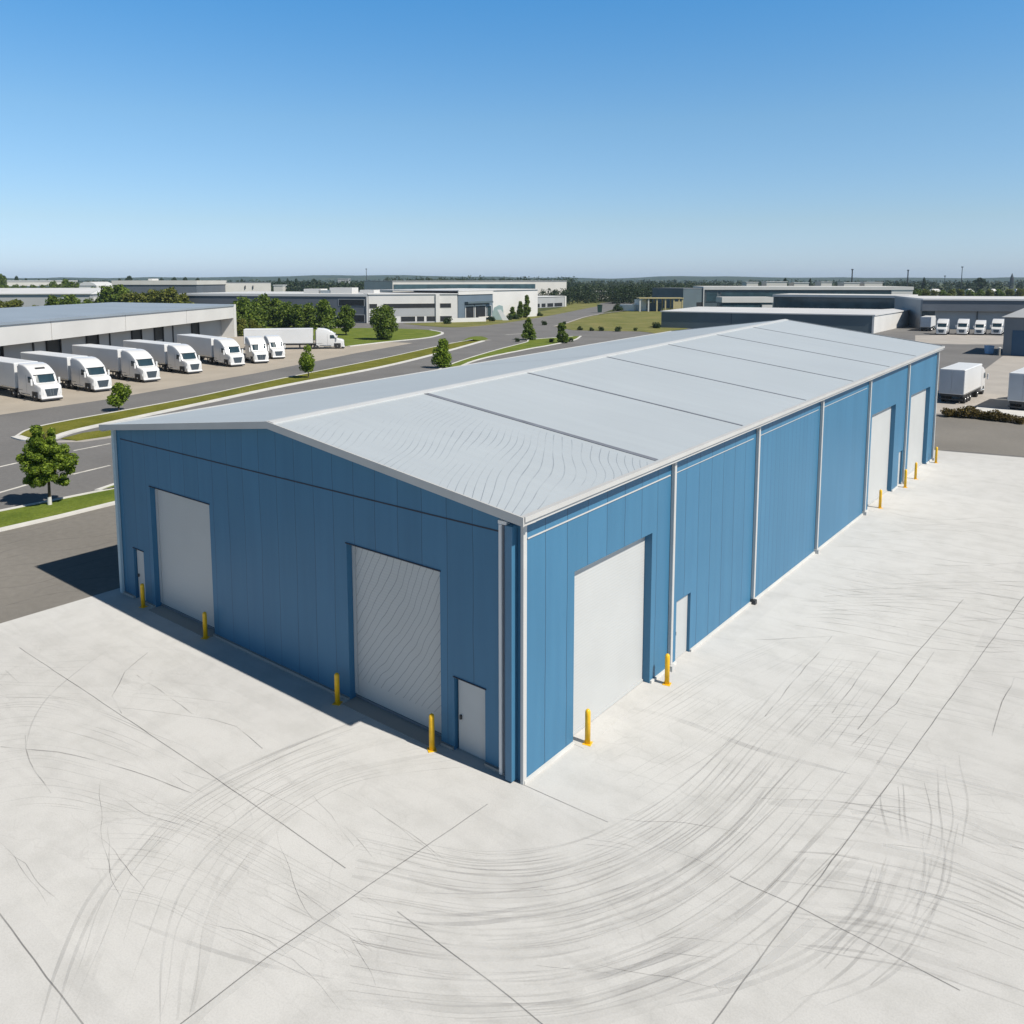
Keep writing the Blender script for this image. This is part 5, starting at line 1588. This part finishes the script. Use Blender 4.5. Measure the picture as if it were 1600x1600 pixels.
# low shrubs near the verges
sh0 = make_tree('shrub', 1.5, 2.2, .05, 900, .14, M_LEAF_D, 12, 'bush', .04, 21)
SHR = [(808, 534, .55, 'dark low shrub at the tip of the grass verge near the slender conical tree'), (862, 535, .55, 'low shrub left of the narrow upright bush'), (892, 534, .6, 'low shrub right of the narrow upright bush'),
       (850, 508, .85, 'dark round shrub standing alone by the far road'), (882, 507, .6, 'dark round shrub at the left tip of the dry lawn'), (906, 516, .7, 'round shrub first from left along the front of the dry lawn'), (924, 517, .6, 'round shrub second from left along the front of the dry lawn'),
       (939, 517, .75, 'dark boxy shrub third from left along the front of the dry lawn'), (966, 518, .85, 'dark boxy shrub fourth from left along the front of the dry lawn'), (993, 517, .55, 'flat shrub fifth from left along the front of the dry lawn'), (1025, 513, 1.15, 'tall dark shrub at the corner of the slate warehouse'),
       (965, 486, 2.0, 'big dark round shrub left of the white containers'), (700, 506, 1.3, 'dark shrub at the left end of the white planter wall'), (843, 494, 1.0, 'shrub before the low shed'), (796, 500, 1.2, 'dark shrub right of the slanting white slab'), (768, 502, 1.1, 'dark shrub left of the slanting white slab'), (806, 499, 1.1, 'dark shrub before the white wall, between slab and cypress')]
for k, (px, py, s, lab) in enumerate(SHR):
    o = sh0 if k == 0 else copy_tree(sh0)
    tag(put(o, px, py, s, None, .04), lab, 'shrub', 'shrubs on the lawns and verges')
cy = make_tree('cypress', 7.5, 3.0, .1, 2600, .26, M_LEAF_M, 22, 'cone', .1, 23)
tag(put(cy, 711, 500, 1.0, None, .04), 'upright cypress at the corner of the white office and the entrance', 'cypress', 'cypresses by the entrance')
o = copy_tree(cy); tag(put(o, 813, 497.6, .85, None, .04, 1.3), 'broad cypress before the right half of the white wall', 'cypress', 'cypresses by the entrance')
o = copy_tree(cy); tag(put(o, 823, 496.6, 1.15, None, .04, 1.0), 'dark tall cypress at the left end of the low shed', 'cypress', 'cypresses by the entrance')
o = copy_tree(cy); tag(put(o, 801, 498.5, .6, None, .04, 1.8), 'leafy tree showing above the white wall of the entrance building', 'tree')
o.location.z = 0.04
# belt of trees between the dock building and the grey warehouse
bt = [make_tree('belt_tree', 7.5, 6.2, .3, 3000, .34, M_LEAF_M, 26, 'bush', .18, 31 + k, False, .22) for k in range(2)]
bt.append(make_tree('belt_tree', 7.0, 7.0, .3, 3000, .34, M_LEAF_Y, 26, 'bush', .18, 40, False, .22))
belt = [(372, 521, 1.15, 1, 'yellow green tree hugging the end wall of the dock building'), (384, 515, 1.2, 0, 'dark green tree second from the dock building in the belt'), (402, 513, 1.05, 1, 'leafy tree third from the dock building in the belt'), (413, 510, 1.25, 0, 'tallest tree in the belt, above the rear of the broadside trailer'),
        (432, 510, 1.15, 1, 'tree just right of the tallest one in the belt'), (448, 512, .98, 0, 'lower tree of the belt above the middle of the broadside trailer'), (464, 513, .95, 1, 'lower rounded tree of the belt right of the trailer middle'), (482, 512, .95, 0, 'rounded tree of the belt above the front of the broadside trailer'), (508, 514, 1.15, 1, 'broad tree at the right end of the belt above the truck cab'), (378, 525, .6, 2, 'low yellow green bush at the foot of the belt beside the end wall'), (396, 525, .55, 2, 'low bright bush at the rear of the broadside trailer')]
used = set()
for px, py, s, kd, lab in belt:
    src = bt[kd]
    o = src if kd not in used else copy_tree(src); used.add(kd)
    tag(put(o, px, py, s, None, .0), lab, 'tree', 'belt of trees before the grey warehouse')
# trees rising behind the dock building roof
rt_ = [(3, 508, 469, 2, 'yellowish tree at the very left edge above the pale blue roof'), (18, 507, 471, 2, 'low yellowish tree second from the left edge above the pale blue roof'), (29, 506, 468, 2, 'yellowish tree third from the left edge above the pale blue roof'), (58, 503, 477, 2, 'low bush between the yellowish trees and the round tree above the dock roof'), (86, 503, 463, 0, 'pointed small tree left of the round one above the dock roof'), (114, 504, 460, 1, 'round green tree above the left half of the dock roof'), (138, 500, 468, 0, 'small bush right of the round tree above the dock roof'),
       (155, 499, 467, 1, 'small dark tree before the white annex above the dock roof'), (171, 500, 450, 0, 'large green tree at the left end of the dark depot wall'), (189, 500, 445, 1, 'tallest green tree against the dark depot wall'), (206, 501, 457, 2, 'middle low tree in front of the dark depot wall'), (224, 501, 458, 2, 'yellowish tree in front of the dark depot wall'), (246, 502, 453, 2, 'broad yellowish tree before the right half of the dark depot wall'), (268, 502, 450, 2, 'tallest yellowish tree behind the right end of the dock roof'), (287, 502, 459, 2, 'last low yellowish tree behind the right end of the dock roof'),
       (84, 470, 441, 0, 'far dark tree pair left part above the pale warehouse roof'), (92, 470, 445, 1, 'far tree next to the dark pair above the pale warehouse'), (105, 471, 438, 0, 'far tall tree before the white hall'), (115, 471, 440, 1, 'far tree right before the white hall'), (3, 466, 430, 0, 'dark tall tree on the far left edge at the horizon'),
       (150, 481, 450, 0, 'dark tree below the white hall at the left'), (162, 481, 447, 1, 'dark tree left of the depot wall'), (12, 470, 446, 1, 'dark hedge bush first in line before the flat white warehouse'), (25, 470, 446, 0, 'dark hedge bush second in line before the flat white warehouse'), (37, 470, 446, 1, 'dark hedge bush third in line before the flat white warehouse'), (54, 470, 446, 0, 'dark hedge bush fourth in line before the flat white warehouse'), (67, 470, 445, 1, 'dark hedge bush fifth in line before the flat white warehouse')]
for px, py, top, kd, lab in rt_:
    o = copy_tree(bt[kd]); d_ = py - HOR; sc_ = H * (1 - (top - HOR) / d_) / 7.3
    tag(put(o, px, py, sc_, None, 0, min(1.3, 9.0 / (6.2 * sc_)) if d_ < 50 else 1.0), lab, 'tree', 'trees behind the dock building')
# bushes and trees on the right skyline
rs_ = [(1432, 472, 1.12, 1), (1445, 472, 1.1, 2), (1458, 471, 1.02, 2), (1472, 471, 1.02, 1), (1486, 471, 1.08, 2), (1500, 471, 1.08, 2), (1515, 471, 1.05, 1), (1530, 471, 1.08, 1), (1545, 471, 1.08, 2), (1560, 471, 1.1, 1), (1576, 471, 1.1, 2), (1592, 471, 1.12, 2), (1606, 471, 1.12, 1)]
ordn = ['first', 'second', 'third', 'fourth', 'fifth', 'sixth', 'seventh', 'eighth', 'ninth', 'tenth', 'eleventh', 'twelfth', 'thirteenth']
for k, (px, py, s, kd) in enumerate(rs_):
    o = copy_tree(bt[kd]); tag(put(o, px, py, s), 'sunny bush above the grey depot roof, %s from the left' % ordn[k], 'bush', 'bushes above the grey depot')
tall = make_tree('tall_tree', 16, 11, 3, 2600, .6, M_LEAF_D, 24, 'oval', .35, 51, False, .2)
hz = [(1530, 458, 1.0, 1.25, 'big round dark tree on the right skyline'), (1443, 458, 1.0, .45, 'thin dark tree on the right skyline left of the low mast'), (1226, 457, .98, .6, 'round lone tree on the skyline above the white sheds'), (1265, 457, .95, .4, 'slim dark tree on the skyline between the sheds'),
      (203, 455, 1.15, 1.0, 'tall feathery tree on the left skyline above the depot'), (188, 455, .95, .7, 'lower tree just left of the tall feathery skyline tree'), (253, 455, 1.0, .7, 'skyline tree above the middle of the depot'), (273, 455, 1.05, .9, 'double crowned skyline tree above the depot right end'), (290, 455, 1.05, .8, 'round skyline tree at the right end of the depot'),
      (310, 455, 1.0, .7, 'skyline tree above the left end of the white box building'), (378, 455, .9, .5, 'small skyline tree above the white box building'), (437, 455, .98, .6, 'skyline tree right of the white box building'), (450, 455, .95, .5, 'small skyline tree second right of the white box building'), (463, 455, .95, .6, 'skyline tree left of the wooded hill'),
      (491, 455, .95, .9, 'dark skyline tree at the foot of the wooded hill'), (27, 456, 1.12, .6, 'skyline tree second from the left edge'), (42, 456, .95, .5, 'small skyline tree third from the left edge'), (7, 456, 1.15, .8, 'skyline tree at the left edge'), (62, 456, .9, .5, 'small skyline tree above the flat white warehouse'), (75, 456, .9, .5, 'small skyline tree right of centre above the flat white warehouse')]
for k, (px, py, s, sx, lab) in enumerate(hz):
    o = tall if k == 0 else copy_tree(tall)
    tag(put(o, px, py, s, None, 0, sx), lab, 'tree', 'lone trees on the skyline')
# hedge on the right
hb = make_tree('hedge_bush', 1.0, 1.9, .02, 900, .09, M_LEAF_B, 14, 'bush', .03, 61, False, .2)
hd_lab = ['browned hedge bush by the corner of the blue warehouse', 'browned hedge bush second from the blue warehouse', 'tallest browned hedge bush, third from the blue warehouse', 'browned hedge bush fourth from the blue warehouse', 'browned hedge bush fifth from the blue warehouse', 'browned hedge bush sixth from the blue warehouse', 'browned hedge bush seventh from the blue warehouse', 'browned hedge bush nearest the right edge of the photo but one', 'browned hedge bush at the right edge of the photo']
for k, (px, py, s) in enumerate(((1481, 651, .9), (1494, 651, .85), (1513, 652.5, 1.25), (1527, 654, .9), (1541, 655.5, .8), (1553, 657, 1.05), (1567, 658.5, .9), (1580, 660, .8), (1594, 662, .75))):
    o = hb if k == 0 else copy_tree(hb)
    tag(put(o, px, py, s, None, 0, 1.15), hd_lab[k], 'bush', 'browned hedge bushes along the right hand kerb')


# ---- far woods (read as one mass): clumps of leaf cards, several belts
def woods(name, spec, m, label):
    cs, rs, ks = [], [], []
    for (xa, xb, da, db, cnt, hmin, hmax, cards) in spec:
        for i in range(cnt):
            d = da + (db - da) * rng.random()
            px = xa + (xb - xa) * rng.random()
            p = G(px, HOR + d)
            h_ = rng.uniform(hmin, hmax); r_ = h_ * .34
            for f_, q in ((.3, 1.1), (.62, 1.0), (.85, .6)):
                cs.append((p[0] + rng.uniform(-1, 1), p[1] + rng.uniform(-1, 1), h_ * f_)); rs.append(r_ * q); ks.append(max(3, int(cards * q / 2.7)))
    sz = spec[0][8] if len(spec[0]) > 8 else 1.0
    return cs, rs, ks


def wood_obj(name, spec, size, m, label):
    cs, rs, ks = woods(name, spec, m, label)
    o = obj_from(name, leaf_mesh(name, cs, rs, ks, size, m, 1.1, .4))
    tag(o, label, 'woodland', None, 'stuff')
    return o


wood_obj('woodland', [(880, 1072, 30, 38, 220, 6, 10.5, 130), (895, 1110, 20, 30, 220, 8, 12, 90), (840, 890, 33, 39, 34, 5.5, 8.5, 150)], .52, M_LEAF_F, 'dense dark green woods beyond the dry grass in the middle of the photo')
wood_obj('woodland', [(-60, 620, 14, 22, 330, 9, 13, 60), (424, 640, 19, 26, 150, 8, 12, 68), (600, 900, 12, 22, 200, 12, 17.5, 68), (880, 1440, 12, 20, 260, 8, 12.5, 56), (1400, 1680, 13, 23, 130, 8, 12, 56)], 1.05, M_LEAF_F, 'belt of far trees along the whole horizon')
wood_obj('woodland', [(-120, 1720, 5, 12, 900, 9, 14, 16)], 2.6, M_LEAF_F, 'farthest hazy woods under the skyline')

# hills
def hill(name, px0, px1, dist, pts, m):
    """wooded ridge: pts = (fraction along, height); a long mound, 700 m deep"""
    mb = MB(); N_ = 60; rows = 7
    base0 = Vector(G(px0, HOR + 18000 / dist)[:2]).normalized() ; base1 = Vector(G(px1, HOR + 18000 / dist)[:2]).normalized()
    for j in range(rows):
        vv = j / (rows - 1)
        for i in range(N_ + 1):
            u_ = i / N_
            dr = base0.lerp(base1, u_).normalized() * (dist + 900 * vv)
            hh = np.interp(u_, [p[0] for p in pts], [p[1] for p in pts]) + 2.2 * math.sin(i * 1.7 + j) + rng.uniform(-1.4, 1.4)
            mb.v.append((dr.x, dr.y, -1 + hh * math.sin(math.pi * vv) ** .6 if 0 < j < rows - 1 else -2))
    for j in range(rows - 1):
        for i in range(N_):
            a = j * (N_ + 1) + i
            mb.f.append((a, a + 1, a + N_ + 2, a + N_ + 1))
    return mb.build(name, m, kind='structure', smooth=False)


hill('hills', -260, 1900, 4600, [(0, 26), (.14, 24), (.2, 26), (.3, 30), (.36, 40), (.40, 44), (.46, 34), (.52, 28), (.57, 22), (.6, 34), (.63, 38), (.68, 28), (.75, 26), (.83, 24), (.9, 30), (1, 34)], M_HILL)

# ---- air
hm_ = bpy.data.materials.new('haze_air'); hm_.use_nodes = True
N, L = nodes_of(hm_)
N.remove(N['Principled BSDF'])
pv = N.new('ShaderNodeVolumePrincipled')
pv.inputs['Color'].default_value = (0.62, 0.80, 1.0, 1)
pv.inputs['Density'].default_value = 0.000075
pv.inputs['Anisotropy'].default_value = 0.0
L.new(pv.outputs[0], N['Material Output'].inputs['Volume'])
hzo = MB().box(-6500, 6500, -6500, 6500, -3.0, 64.0).build('haze', hm_, kind='stuff')
tag(hzo, 'pale blue haze lying over the far woods and hills', 'haze', None, 'stuff')
